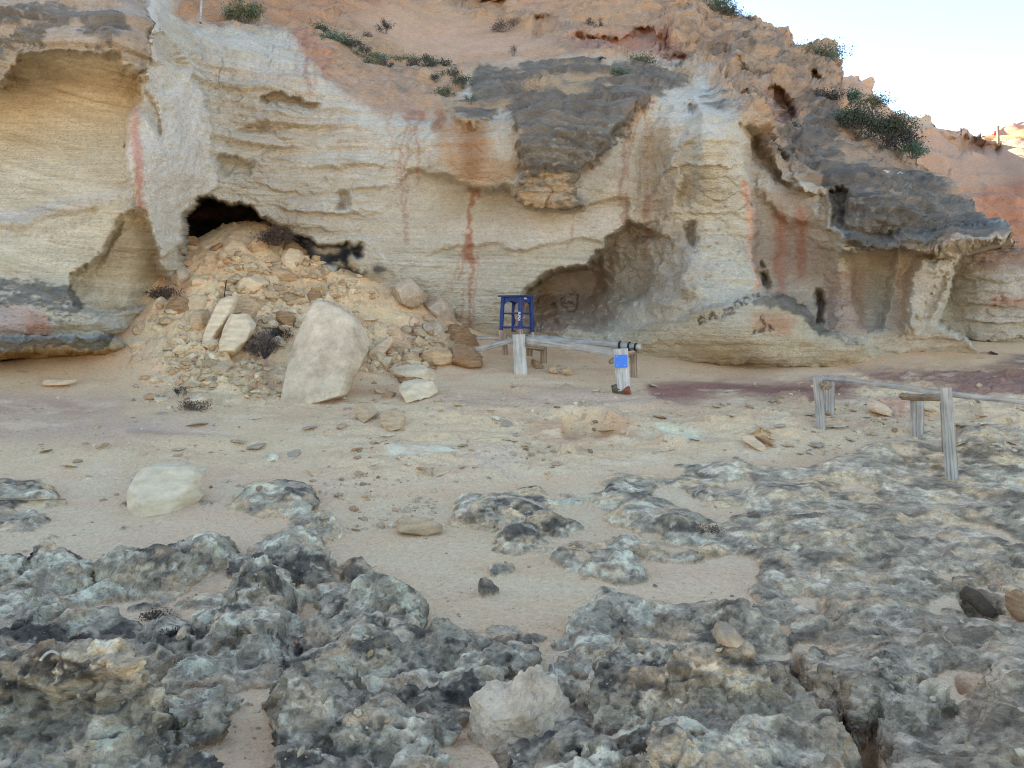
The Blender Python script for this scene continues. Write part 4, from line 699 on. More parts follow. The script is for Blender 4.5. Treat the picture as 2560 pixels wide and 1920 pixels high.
def onground(px_, py_):
    """point of the finished ground seen at a photo pixel (nearest first)"""
    i = int(np.argmin(np.abs(pxs-px_))); row = HY+(EYE-z[:, i])*F/ys
    j = int(np.argmax(row <= py_)); return Vector((gX[j, i], ys[j], z[j, i]))
# the shore beyond the frame, behind and beside the viewer
def shore():
    rs = np.linspace(0, 1, 70); th = np.linspace(0, 2*math.pi, 120)
    rr = 2.2*(400**rs)[:, None]; tt = th[None, :]; x = rr*np.sin(tt)+0; y = rr*np.cos(tt)+1.0
    zz = -.15+.25*fbm(x*.15, y*.15, 3.3, 4)*np.clip(rr/10, 0, 1)-.5*sst(6, 40, -y)
    c = np.broadcast_to(lin((165, 148, 126)), x.shape+(3,))
    o = grid_mesh('shore_ground', np.stack([x, y, zz], -1), c*np.array([1.25, 1.1, .95]), ground_mat); tag(o, kind='structure')
shore()

# ------------------------------------------------------------ loose rocks: outline traced where each one lies, thickness and lean real
rock_m = {
 'pale': rock_material('pale sandstone', .6, 2.0, ((175, 142, 103), (221, 184, 140)), .16, .02, strat=1.5),
 'cream': rock_material('cream sandstone', .5, 2.0, ((195, 162, 122), (231, 195, 157)), .12, .015, strat=1.5),
 'white': rock_material('chalky sandstone', .4, 1.5, ((200, 172, 134), (234, 208, 168)), .08, .012, strat=1.0),
 'tan': rock_material('tan sandstone', .8, 2.0, ((157, 116, 77), (204, 160, 115)), .2, .03, strat=3),
 'grey': rock_material('grey slab face', .5, 1.0, ((172, 148, 120), (218, 194, 160)), .12, .014),
 'pink': rock_material('pinkish sandstone', .8, 1.6, ((180, 152, 124), (216, 194, 164)), .2, .03),
 'lime': rock_material('pitted grey limestone', .6, 1.6, ((131, 113, 89), (201, 173, 137)), .15, .015),
 'knob': rock_material('bleached limestone', .6, 1.6, ((169, 144, 113), (243, 212, 174)), .15, .015),
 'dark': rock_material('dark olive stone', .6, 2.0, ((69, 55, 39), (103, 86, 63)), .2, .02)}
def stone(name, outline, T, mat, label, lean=.35, k=3.2, rough=1.0, strat=0.0, dY=0.0, Y=None, seed=None, group=None, nA=72, nR=13, cat='rock', sink=.0, dipx=0.0, fine=1.0, grow=1.06):
    o = np.array(outline, float); c = (o.min(0)+o.max(0))/2; o = c+(o-c)*grow; base = o[np.argmax(o[:, 1])]
    if Y is None: Y = onground(base[0], min(base[1], 1910)).y
    Y = Y+dY; seed = seed if seed is not None else (c[0]*.37+c[1]*.11)
    # resample the outline by angle, rounded a little
    seg = np.roll(o, -1, 0)-o; t = np.linspace(0, 1, 24, endpoint=False)
    pts = (o[:, None]+seg[:, None]*t[None, :, None]).reshape(-1, 2)-c
    a = np.arctan2(pts[:, 1], pts[:, 0]); r = np.hypot(pts[:, 0], pts[:, 1]); od = np.argsort(a)
    ang = np.linspace(-math.pi, math.pi, nA, endpoint=False)
    rr = np.interp(ang, a[od], r[od], period=2*math.pi); rr = (np.roll(rr, 1)+4*rr+np.roll(rr, -1))/6
    ss = np.sin(np.linspace(0, 1, nR)*math.pi/2)[1:]
    zc = EYE-(c[1]-HY)/F*Y; xc = (c[0]-CX)/F*Y; zbot = EYE-(base[1]-HY)/F*Y
    V = []; 
    def ring(s, sgn):
        x = np.cos(ang)*rr*s; y = np.sin(ang)*rr*s
        return np.stack([x/F*Y, sgn*T*(1-s**k)**(1/k)+0*x, -y/F*Y], 1)
    rings = [ring(s, -1) for s in ss]+[ring(s, 1) for s in ss[::-1][1:]]
    P = np.concatenate([np.array([[0, -T, 0.]])]+rings+[np.array([[0, T, 0.]])])
    u = P/max(T, .05); X_, Y_, Z_ = P[:, 0]+seed, P[:, 1]+seed*.3, P[:, 2]
    sz = math.sqrt(np.ptp(P[:, 0])*np.ptp(P[:, 2]))+.05
    f = 1.6/sz
    n1 = fbm(X_*f, Y_*f, Z_*f, 3); n2 = ridged(X_*f*2, Y_*f*2, Z_*f*2.6, 3); n3 = fbm(X_*f*6, Y_*f*6, Z_*f*7, 3)
    dirn = P/(np.linalg.norm(P, axis=1)[:, None]+1e-6)
    d = sz*rough*(.10*n1+.035*n2+.03*n3*fine)
    if strat:
        w = (P[:, 2]+dipx*P[:, 0])/sz*9+n1*1.2; sw = 1-(w-np.floor(w)); d = d+strat*sz*.05*np.minimum(sw, (1-sw)*6)
    P = P+dirn*d[:, None]
    rq = np.random.RandomState(int(seed*10) % 9999)
    for q in range(15 if k < 4.5 else 4):
        n_ = np.array([rq.normal()*.9, -1.0 if q % 3 else -.3, rq.normal()*.8]); n_ /= np.linalg.norm(n_); pr = P@n_; h_c = pr.max()*rq.uniform(.66, .92)
        P = P-np.outer(np.maximum(pr-h_c, 0)*.94, n_)
    P = P+dirn*(sz*rough*.018*fine*fbm(X_*f*9, Y_*f*9, Z_*f*11, 3))[:, None]
    P[:, 1] += lean*(P[:, 2]-(zbot-zc)); P[:, 2] -= (zbot-zc)+sink
    fs = []; nr = len(rings)
    for i in range(nA): fs.append((0, 1+(i+1) % nA, 1+i))
    for q in range(nr-1):
        A = 1+q*nA; B = A+nA
        for i in range(nA):
            j = (i+1) % nA; fs.append((A+i, A+j, B+j, B+i))
    L = len(P)-1; A = 1+(nr-1)*nA
    for i in range(nA): fs.append((A+i, A+(i+1) % nA, L))
    me = bpy.data.meshes.new(name); me.from_pydata(P.tolist(), [], fs); me.update()
    me.polygons.foreach_set('use_smooth', [True]*len(me.polygons)); me.set_sharp_from_angle(angle=R(24)); me.materials.append(rock_m[mat])
    ob = bpy.data.objects.new(name, me); C.objects.link(ob); ob.location = (xc, Y+T*.35, zbot)
    tag(ob, label, cat, group); return ob
ZA = lambda L: [(440+x/3.95, 560+y/3.95) for x, y in L]
ZB = lambda L: [(880+x/5.267, 700+y/5.267) for x, y in L]
Z4 = lambda L: [(x/2.572, 500+y/2.572) for x, y in L]
Z5 = lambda L: [(850+x/2.572, 500+y/2.572) for x, y in L]
ZL = lambda L: [(x/2.0736, 1120+y/2.0736) for x, y in L]
ZM = lambda L: [(850+x/2.0736, 1120+y/2.0736) for x, y in L]
ZR = lambda L: [(1500+x/2.0736, 1120+y/2.0736) for x, y in L]
stone('rock_block', ZA([(1220, 770), (1400, 780), (1640, 930), (1750, 1060), (1820, 1190), (1770, 1370), (1700, 1500), (1660, 1640), (1560, 1740), (1250, 1765), (1000, 1750), (985, 1640), (1050, 1450), (1080, 1330), (1110, 1150), (1150, 1000)]), .17, 'grey', 'largest upright pale slab leaning on the front of the debris heap', lean=.55, k=6, rough=.35, cat='rock slab', dY=.1)
stone('rock_block', ZA([(280, 760), (440, 700), (470, 720), (450, 880), (420, 980), (370, 1060), (300, 1230), (240, 1100), (255, 900)]), .12, 'white', 'tall narrow white slab left of the largest slab, behind the folded one', lean=.6, k=5, rough=.3, cat='rock slab')
stone('rock_block', ZA([(420, 900), (560, 890), (650, 930), (690, 1000), (640, 1150), (560, 1260), (420, 1380), (350, 1370), (390, 1150), (385, 1000)]), .14, 'white', 'folded white slab with a grey streak, between the narrow slab and the dry bush', lean=.55, k=4, rough=.5, cat='rock slab', dipx=.6)
stone('rock_block', ZA([(80, 920), (150, 840), (240, 820), (262, 1000), (200, 1090), (90, 1070)]), .10, 'pale', 'low greenish white slab at the left end of the slab row', lean=.6, k=4, rough=.4, cat='rock slab')
stone('rock_block', ZA([(480, 720), (640, 700), (760, 780), (830, 900), (720, 960), (560, 950), (470, 900)]), .10, 'pale', 'broad dusty slab half buried above the folded white slab', lean=.8, k=4, rough=.4, cat='rock slab')
stone('boulder', ZA([(540, 560), (640, 520), (860, 545), (880, 600), (800, 640), (640, 690), (560, 640)]), .16, 'white', 'long flat topped white boulder lying above the slab row', k=3.5, strat=.5, lean=.3, cat='boulder')
stone('boulder', ZA([(700, 130), (790, 85), (850, 110), (885, 200), (870, 270), (770, 290), (680, 240), (665, 190)]), .16, 'pale', 'layered boulder standing at the mouth of the dark cave', strat=1.0, dipx=-.5, cat='boulder')
stone('boulder', ZA([(1020, 190), (1110, 150), (1180, 190), (1270, 260), (1240, 330), (1180, 320), (1100, 290), (1040, 250)]), .16, 'tan', 'rounded tan boulder under the sooty rock, behind the bright layered block', cat='boulder')
stone('boulder', ZA([(1030, 260), (1150, 250), (1210, 280), (1205, 400), (1165, 500), (1040, 470), (975, 380), (1010, 300)]), .15, 'white', 'bright white layered block stacked upright near the top of the heap', strat=1.2, cat='boulder', dipx=.3)
stone('boulder', ZA([(860, 430), (960, 380), (1060, 450), (1160, 500), (1170, 560), (1060, 590), (940, 580), (850, 500)]), .16, 'pale', 'sloping pale block just below the bright white layered block', strat=.8, dipx=.5, cat='boulder')
stone('boulder', ZA([(48, 130), (150, 118), (212, 160), (206, 222), (60, 205)]), .13, 'tan', 'upper stone of the two stacked against the white fin', cat='boulder')
stone('boulder', ZA([(45, 190), (200, 218), (207, 248), (170, 266), (45, 250)]), .14, 'pale', 'lower stone of the two stacked against the white fin', cat='boulder', dY=-.03)
stone('boulder', ZA([(205, 248), (250, 200), (310, 200), (322, 268), (215, 276)]), .12, 'cream', 'small pale stone on the cave sill next to the stacked pair', cat='boulder')
stone('boulder', ZA([(318, 222), (430, 188), (437, 215), (380, 262), (325, 274)]), .10, 'tan', 'small orange tan stone on the cave sill', cat='boulder')
stone('boulder', ZA([(100, 570), (230, 525), (245, 590), (160, 630), (105, 605)]), .10, 'cream', 'wedge shaped pale stone at the upper left of the heap', cat='boulder')
stone('boulder', ZA([(305, 530), (335, 503), (370, 562), (310, 564)]), .05, 'cream', 'small bright white triangular stone beside the wedge shaped one', cat='boulder')
stone('boulder', ZA([(1550, 650), (1610, 610), (1740, 740), (1690, 760), (1590, 720)]), .08, 'pale', 'pale wedge stone on the right shoulder of the heap', lean=.8, cat='boulder')
stone('boulder', ZA([(1280, 650), (1400, 670), (1435, 750), (1330, 790), (1270, 720)]), .10, 'tan', 'buried tan stone just above the largest slab', lean=.8, cat='boulder')
stone('boulder', ZA([(1070, 770), (1150, 745), (1235, 738), (1200, 785), (1100, 800)]), .06, 'pale', 'flat flake at the upper left corner of the largest slab', lean=.6, cat='boulder')
stone('boulder', ZA([(650, 320), (720, 330), (733, 362), (690, 375), (648, 352)]), .06, 'tan', 'small tan stone under the boulder at the cave mouth', cat='boulder')
stone('boulder', ZA([(690, 410), (770, 420), (805, 462), (730, 460)]), .05, 'pale', 'small flat pale stone left of the sloping pale block', cat='boulder')
stone('boulder', ZA([(965, 870), (1060, 870), (1165, 930), (1130, 1010), (990, 950)]), .10, 'tan', 'layered tan flake left of the top of the largest slab', strat=1.5, cat='boulder')
stone('boulder', ZA([(2040, 1050), (2150, 1055), (2145, 1110), (2070, 1108)]), .06, 'pale', 'small grey stone right of the largest slab', cat='boulder')
stone('rock_block', ZA([(2090, 1110), (2138, 1130), (2130, 1190), (2010, 1310), (1950, 1330), (1890, 1270)]), .07, 'cream', 'narrow tilted white slab right of the largest slab', lean=.7, k=5, rough=.3, cat='rock slab')
stone('boulder', ZA([(1890, 1350), (2000, 1365), (2045, 1430), (1930, 1420)]), .05, 'pale', 'flat half buried stone below the narrow tilted slab', lean=.8, cat='boulder')
stone('boulder', ZA([(112, 1322), (130, 1280), (190, 1268), (194, 1300), (140, 1342)]), .04, 'white', 'small bright white chip at the foot of the slab row', cat='boulder')
stone('boulder', ZB([(510, 90), (600, 0), (700, -30), (780, -10), (860, 80), (970, 200), (950, 250), (860, 300), (840, 390), (780, 370), (700, 310), (580, 260), (500, 180)]), .26, 'pink', 'large rounded tan boulder against the wall, upper of the big pair', dY=-.25, lean=.2, k=2.6, cat='boulder')
stone('boulder', ZB([(870, 310), (960, 250), (1060, 200), (1155, 178), (1240, 220), (1290, 300), (1320, 400), (1350, 500), (1405, 570), (1400, 620), (1250, 620), (1120, 580), (1040, 500), (960, 470), (880, 410)]), .26, 'pink', 'large knobbly pinkish white boulder against the wall, lower of the big pair', dY=-.2, lean=.3, k=2.6, rough=1.5, cat='boulder')
stone('boulder', ZB([(700, 530), (760, 490), (830, 485), (885, 560), (840, 610), (780, 640), (705, 590)]), .10, 'cream', 'pale stone with a hollow under it, left of the big pinkish boulder', cat='boulder')
stone('boulder', ZB([(713, 440), (760, 422), (808, 450), (800, 485), (730, 478)]), .04, 'white', 'small white stone perched above the hollowed pale stone', cat='boulder')
stone('boulder', ZB([(905, 485), (980, 458), (1040, 480), (1085, 540), (1000, 575), (920, 530)]), .10, 'pale', 'rounded pale stone tucked under the big pinkish boulder', cat='boulder')
stone('boulder', ZB([(900, 580), (1000, 560), (1120, 542), (1205, 640), (1150, 770), (1080, 770), (1000, 740), (940, 660)]), .18, 'pink', 'blocky brownish boulder directly below the big pinkish boulder', cat='boulder')
stone('boulder', ZB([(795, 640), (870, 612), (960, 680), (1008, 730), (985, 757), (900, 748), (860, 700), (810, 680)]), .08, 'pale', 'long finger shaped stone left of the blocky brownish boulder', cat='boulder', lean=.6)
stone('boulder', ZB([(1155, 720), (1200, 640), (1330, 603), (1450, 625), (1520, 700), (1600, 780), (1665, 870), (1580, 900), (1500, 900), (1400, 870), (1330, 860), (1240, 800), (1160, 780)]), .26, 'tan', 'large layered slab with a shaded underside beside the sloping plank', lean=.5, strat=1.2, dipx=.7, cat='boulder')
stone('boulder', ZB([(1540, 705), (1640, 740), (1735, 830), (1665, 860), (1590, 790)]), .10, 'tan', 'thin layered slab behind the sloping plank', lean=.5, strat=1.2, dipx=.6, cat='boulder', dY=.25)
stone('boulder', ZB([(1145, 795), (1240, 778), (1310, 820), (1338, 885), (1290, 930), (1200, 900)]), .12, 'pale', 'smooth sand coloured stone between the layered slabs', cat='boulder', lean=.6)
stone('boulder', ZB([(1340, 862), (1400, 838), (1500, 890), (1600, 960), (1660, 1020), (1692, 1130), (1640, 1165), (1520, 1170), (1400, 1110), (1305, 1055), (1260, 960)]), .17, 'tan', 'elongated layered boulder pointing down to the right, nearest the fence', lean=.5, strat=1.4, dipx=.8, cat='boulder')
stone('boulder', ZB([(880, 1040), (960, 950), (1080, 908), (1220, 908), (1280, 970), (1322, 1040), (1290, 1110), (1180, 1160), (1060, 1150), (960, 1140), (890, 1110)]), .22, 'pale', 'broad layered boulder with a curved yellow underside', lean=.3, strat=1.5, dipx=-.15, cat='boulder')
stone('boulder', ZB([(640, 1040), (720, 980), (790, 948), (840, 990), (885, 1050), (870, 1092), (800, 1135), (700, 1125)]), .14, 'pale', 'small layered boulder left of the broad one with curved underside', lean=.4, strat=1.2, dipx=-.3, cat='boulder')
stone('rock_block', ZB([(430, 1200), (520, 1170), (700, 1148), (900, 1168), (1060, 1208), (1122, 1270), (1115, 1335), (1040, 1335), (850, 1300), (600, 1290), (455, 1265)]), .24, 'white', 'long flat layered slab below the small layered boulder', lean=1.0, strat=1.5, cat='rock slab', dipx=.12)
stone('rock_block', ZB([(450, 1282), (700, 1286), (900, 1298), (1095, 1335), (1108, 1378), (1020, 1385), (760, 1350), (500, 1318)]), .20, 'tan', 'thin lower ledge under the long flat slab', lean=.8, strat=.8, cat='rock slab', dY=.05)
stone('rock_block', ZB([(560, 1450), (640, 1380), (800, 1358), (980, 1372), (1060, 1430), (1082, 1500), (1020, 1555), (860, 1575), (740, 1610), (670, 1540)]), .24, 'white', 'lowest flat slab with a shaded front edge at the foot of the heap', lean=1.1, strat=.4, cat='rock slab')
stone('boulder', ZB([(400, 662), (500, 648), (562, 690), (540, 745), (470, 725)]), .06, 'pale', 'small oval stone above the narrow tilted slab', cat='boulder')
stone('boulder', ZB([(980, 1165), (1050, 1125), (1115, 1160), (1112, 1192), (1015, 1192)]), .05, 'tan', 'small reddish stone under the broad layered boulder', cat='boulder')
stone('boulder', Z4([(915, 745), (940, 650), (1000, 618), (1045, 680), (1030, 745), (960, 762)]), .16, 'cream', 'blocky white boulder below the small hollow in the wall', cat='boulder')
stone('boulder', Z4([(1030, 650), (1120, 620), (1190, 650), (1180, 720), (1080, 740), (1030, 720)]), .12, 'tan', 'rusty brown rock right of the blocky white boulder', cat='boulder', lean=.6)
stone('boulder', Z4([(1072, 450), (1130, 405), (1185, 450), (1175, 535), (1090, 545)]), .16, 'pink', 'round boulder at the foot of the white fin', cat='boulder', dY=-.1)
stone('rock_block', Z4([(815, 810), (840, 800), (910, 870), (900, 885), (860, 870)]), .05, 'pale', 'thin stick like slab right of the overhanging shelf', cat='rock slab', lean=.6)
stone('boulder', Z4([(1055, 1090), (1110, 1078), (1155, 1092), (1140, 1112), (1080, 1112)]), .07, 'pale', 'flat oval stone lying on the sand below the heap', cat='boulder', lean=.6)
stone('boulder', Z5([(245, 1385), (330, 1358), (395, 1410), (400, 1470), (300, 1480), (240, 1440)]), .16, 'pale', 'smooth stone half sunk in sand below the heap, right one', cat='boulder', lean=1.0, rough=.5)
stone('boulder', Z5([(80, 1320), (160, 1325), (220, 1380), (150, 1430), (90, 1390)]), .14, 'pale', 'smooth stone half sunk in sand below the heap, left one', cat='boulder', lean=1.0, rough=.5)
stone('boulder', Z5([(1348, 1085), (1380, 1062), (1402, 1112), (1352, 1118)]), .07, 'pale', 'rounded stone behind the barrier, next to its thin rear post', cat='boulder')
stone('boulder', Z5([(1422, 1088), (1488, 1078), (1497, 1116), (1430, 1130)]), .08, 'pale', 'squarish stone on the sand behind the barrier', cat='boulder')
stone('rock_block', Z5([(1215, 1045), (1240, 1030), (1300, 1060), (1345, 1120), (1320, 1125), (1260, 1090)]), .06, 'tan', 'thin slab leaning in the sand behind the near barrier post', cat='rock slab', lean=.8, dY=.3)
stone('boulder', ZL([(535, 330), (560, 200), (600, 140), (690, 104), (820, 98), (885, 130), (925, 190), (935, 250), (985, 270), (960, 310), (860, 330), (760, 350), (640, 362)]), .30, 'white', 'big lone cream boulder lying on the sand at the left', grow=.93, lean=.8, k=3, rough=.8, strat=1.0, cat='boulder', sink=.04, dY=.0)
stone('log', ZM([(240, 405), (330, 380), (440, 385), (530, 415), (530, 440), (420, 458), (300, 445)]), .10, 'pale', 'short rounded driftwood coloured lump in the sand hollow', lean=.3, k=2.4, rough=.5, cat='log', dipx=.2)
stone('knob', ZM([(690, 1780), (715, 1500), (705, 1420), (760, 1385), (880, 1400), (950, 1330), (1040, 1250), (1085, 1300), (1160, 1400), (1235, 1450), (1225, 1540), (1200, 1640), (1260, 1740), (1200, 1800)]), .13, 'knob', 'pale gnarled rock knob in the foreground at bottom centre', lean=.25, k=2.6, rough=1.9, strat=0, fine=1.2, cat='rock', Y=2.6, nA=200, nR=40)
stone('boulder', ZR([(1930, 800), (1980, 762), (2040, 790), (2095, 850), (2075, 890), (2000, 870)]), .07, 'dark', 'dark olive stone lying in the hollow at the right', lean=.6, rough=.4, cat='boulder', dY=.05)
stone('boulder', ZR([(2165, 860), (2180, 800), (2240, 770), (2260, 900), (2190, 910)]), .08, 'tan', 'pale stone cut by the right edge of the picture', rough=.5, cat='boulder')
stone('stone', ZL([(905, 995), (918, 945), (948, 948), (950, 985), (920, 1005)]), .02, 'cream', 'small white stone on dry weed among the left foreground rocks', cat='stone', rough=.5)
stone('stone', ZR([(600, 990), (640, 940), (690, 950), (765, 1015), (700, 1030), (620, 1010)]), .05, 'lime', 'pointed grey stone below the dark ledge', cat='stone')
for q, t_ in (([(755, 1172), (780, 1170), (800, 1185), (795, 1196), (770, 1185)], 'bright white flake on the sand above the left rock island'), ([(1075, 1178), (1110, 1168), (1125, 1182), (1085, 1192)], 'thin white flake beside the central rocks'),
              ([(2170, 1024), (2200, 1000), (2245, 1030), (2230, 1042)], 'pale flake under the long rail of the right fence'), ([(1860, 1100), (1890, 1095), (1925, 1122), (1905, 1130)], 'cream flake on the slope left of the right fence'), ([(70, 955), (110, 948), (180, 952), (200, 960), (90, 965)], 'thin pale plate on the sand below the overhanging shelf')):
    stone('flake', q, .05, 'cream', t_, lean=1.0, rough=.5, cat='stone')

# ------------------------------------------------------------ rubble: countless chips on the heap and the shelf
def rubble(name, n, areas, smin, smax, cols, seed, label, flat=1.0):
    rs = np.random.RandomState(seed); vs = []; fs = []; cl = []
    ico = bmesh.new(); bmesh.ops.create_icosphere(ico, subdivisions=1, radius=1); iv = np.array([v.co[:] for v in ico.verts]); jf_ = [tuple(v.index for v in f.verts) for f in ico.faces]; ico.free()
    k = 0; tot = 0
    while k < n and tot < n*8:
        tot += 1; a = areas[rs.randint(len(areas))]
        px_ = rs.uniform(a[0], a[2]); py_ = rs.uniform(a[1], a[3])
        p = onground(px_, py_)
        if p.y > 13.4 or pn(np.array([p.x*1.7]), np.array([p.y*1.7]), np.array([seed*1.0]))[0] < rs.uniform(-.5, .4): continue
        s = smin+(smax-smin)*rs.rand()**5
        v = iv*(1+.5*(rs.rand(len(iv), 1)-.5))*np.array([rs.uniform(.7, 1.5), rs.uniform(.6, 1.2), rs.uniform(.35, .95)*flat])*s
        an = rs.uniform(0, 6.28); M = np.array([[math.cos(an), -math.sin(an), 0], [math.sin(an), math.cos(an), 0], [0, 0, 1]])
        an = rs.normal()*.4; M = M@np.array([[1, 0, 0], [0, math.cos(an), -math.sin(an)], [0, math.sin(an), math.cos(an)]])
        v = v@M.T+np.array(p[:])+np.array([0, 0, s*.1]); b = len(vs)*12
        vs.append(v); fs += [tuple(b+i for i in f) for f in jf_]
        c = lin(cols[rs.randint(len(cols))])*rs.uniform(.85, 1.15)*np.array([1.08, 1.0, .88]); cl.append(np.tile(np.r_[c, 0], (12, 1))); k += 1
    me = bpy.data.meshes.new(name); me.from_pydata(np.concatenate(vs).tolist(), [], fs)
    ca = me.color_attributes.new('Col', 'FLOAT_COLOR', 'POINT'); ca.data.foreach_set('color', np.concatenate(cl).reshape(-1).astype(np.float32))
    me.materials.append(ground_mat); o = bpy.data.objects.new(name, me); C.objects.link(o); tag(o, label, 'rubble', kind='stuff')
heap = [(380, 640, 900, 960), (520, 720, 1000, 1000), (900, 820, 1150, 930), (560, 640, 860, 820), (330, 860, 760, 1010)]
RC = [(200, 180, 150), (216, 198, 168), (192, 168, 136), (186, 152, 120), (204, 186, 156), (190, 170, 142), (180, 158, 130)]
rubble('rubble', 2300, heap, .012, .12, RC, 3, 'small broken stones strewn over the debris heap')
rubble('pebbles', 900, [(0, 980, 2560, 1260), (780, 1180, 1100, 1330), (1200, 900, 2000, 1150), (1900, 960, 2560, 1150)], .006, .045, RC+[(176, 156, 130), (150, 130, 108)], 5, 'pebbles and flakes scattered over the sandy shelf')
rubble('grit', 900, [(0, 1260, 2560, 1900)], .004, .018, [(206, 192, 164), (180, 166, 140), (150, 136, 116), (190, 160, 120)], 8, 'fine chips and shell grit among the foreground rocks')
rubble('crust_flakes', 420, [(780, 1000, 1500, 1200), (1200, 960, 2100, 1140), (2000, 1000, 2560, 1140), (0, 960, 900, 1180)], .015, .11, [(214, 204, 180), (200, 180, 152), (190, 160, 132), (178, 160, 138)], 21, 'thin pale crust flakes lying all over the sloping shelf', flat=.28)

# ------------------------------------------------------------ weathered timber, stool and sign
def wood_material(name, c1, c2, sx=1.5, sy=45):
    m = bpy.data.materials.new(name); t, b = nodes_of(m); N = t.nodes.new; L = t.links.new
    b.inputs['Roughness'].default_value = .85; b.inputs['Specular IOR Level'].default_value = .2
    co = N('ShaderNodeTexCoord'); mp = N('ShaderNodeMapping'); mp.inputs['Scale'].default_value = (sx, sy, sy); L(co.outputs['Object'], mp.inputs[0])
    n = N('ShaderNodeTexNoise'); n.inputs['Scale'].default_value = 1.0; n.inputs['Detail'].default_value = 7; n.inputs['Roughness'].default_value = .65; L(mp.outputs[0], n.inputs['Vector'])
    n2 = N('ShaderNodeTexNoise'); n2.inputs['Scale'].default_value = 6; n2.inputs['Detail'].default_value = 4; L(co.outputs['Object'], n2.inputs['Vector'])
    rp = N('ShaderNodeValToRGB'); e = rp.color_ramp.elements; e[0].position = .36; e[0].color = (*lin(c1), 1); e[1].position = .58; e[1].color = (*lin(c2), 1)
    e2 = rp.color_ramp.elements.new(.30); e2.color = (*(lin(c1)*.35), 1); L(n.outputs[0], rp.inputs[0])
    mx = N('ShaderNodeMix'); mx.data_type = 'RGBA'; mx.blend_type = 'MULTIPLY'; mx.inputs[0].default_value = 1
    mr = N('ShaderNodeMapRange'); mr.inputs[1].default_value = .3; mr.inputs[2].default_value = .7; mr.inputs[3].default_value = .75; mr.inputs[4].default_value = 1.15
    L(n2.outputs[0], mr.inputs[0]); L(rp.outputs[0], mx.inputs[6]); L(mr.outputs[0], mx.inputs[7]); L(mx.outputs[2], b.inputs['Base Color'])
    bp = N('ShaderNodeBump'); bp.inputs['Strength'].default_value = .7; bp.inputs['Distance'].default_value = .006; L(n.outputs[0], bp.inputs['Height']); L(bp.outputs[0], b.inputs['Normal'])
    return m
W_grey = wood_material('silvered timber', (140, 131, 119), (184, 173, 158)); W_white = wood_material('whitewashed timber', (164, 157, 146), (206, 197, 182))
W_tan = wood_material('brown timber', (112, 92, 72), (168, 144, 116)); W_pink = wood_material('reddish plank', (120, 96, 82), (176, 148, 130))
def plain(name, c, rough=.5, spec=.4, var=0.0):
    m = bpy.data.materials.new(name); t, b = nodes_of(m); b.inputs['Roughness'].default_value = rough; b.inputs['Specular IOR Level'].default_value = spec
    N = t.nodes.new; L = t.links.new; n = N('ShaderNodeTexNoise'); n.inputs['Scale'].default_value = 18; n.inputs['Detail'].default_value = 6
    co = N('ShaderNodeTexCoord'); L(co.outputs['Object'], n.inputs['Vector'])
    mr = N('ShaderNodeMapRange'); mr.inputs[1].default_value = .3; mr.inputs[2].default_value = .7; mr.inputs[3].default_value = 1-var; mr.inputs[4].default_value = 1+var
    mx = N('ShaderNodeMix'); mx.data_type = 'RGBA'; mx.blend_type = 'MULTIPLY'; mx.inputs[0].default_value = 1; mx.inputs[6].default_value = (*lin(c), 1)
    L(n.outputs[0], mr.inputs[0]); L(mr.outputs[0], mx.inputs[7]); L(mx.outputs[2], b.inputs['Base Color']); return m
M_blue = plain('scuffed blue paint', (24, 46, 100), .55, .4, .3); M_sign = plain('faded blue sign', (64, 118, 205), .45, .4, .12); M_white = plain('white lettering', (225, 228, 228), .6, .3, .1)
M_dark = plain('dark rusty wire', (30, 26, 24), .7, .3, .3); M_red = plain('red cloth', (205, 50, 62), .8, .2, .1); M_conc = rock_material('crumbling footing', .9, 3, ((96, 86, 66), (140, 124, 98)), .3, .02); M_brick = plain('worn red brick', (150, 84, 62), .9, .2, .2)
def empty(name, loc, label=None, cat=None, group=None):
    o = bpy.data.objects.new(name, None); C.objects.link(o); o.location = loc; o.empty_display_size = .1
    return tag(o, label, cat, group)
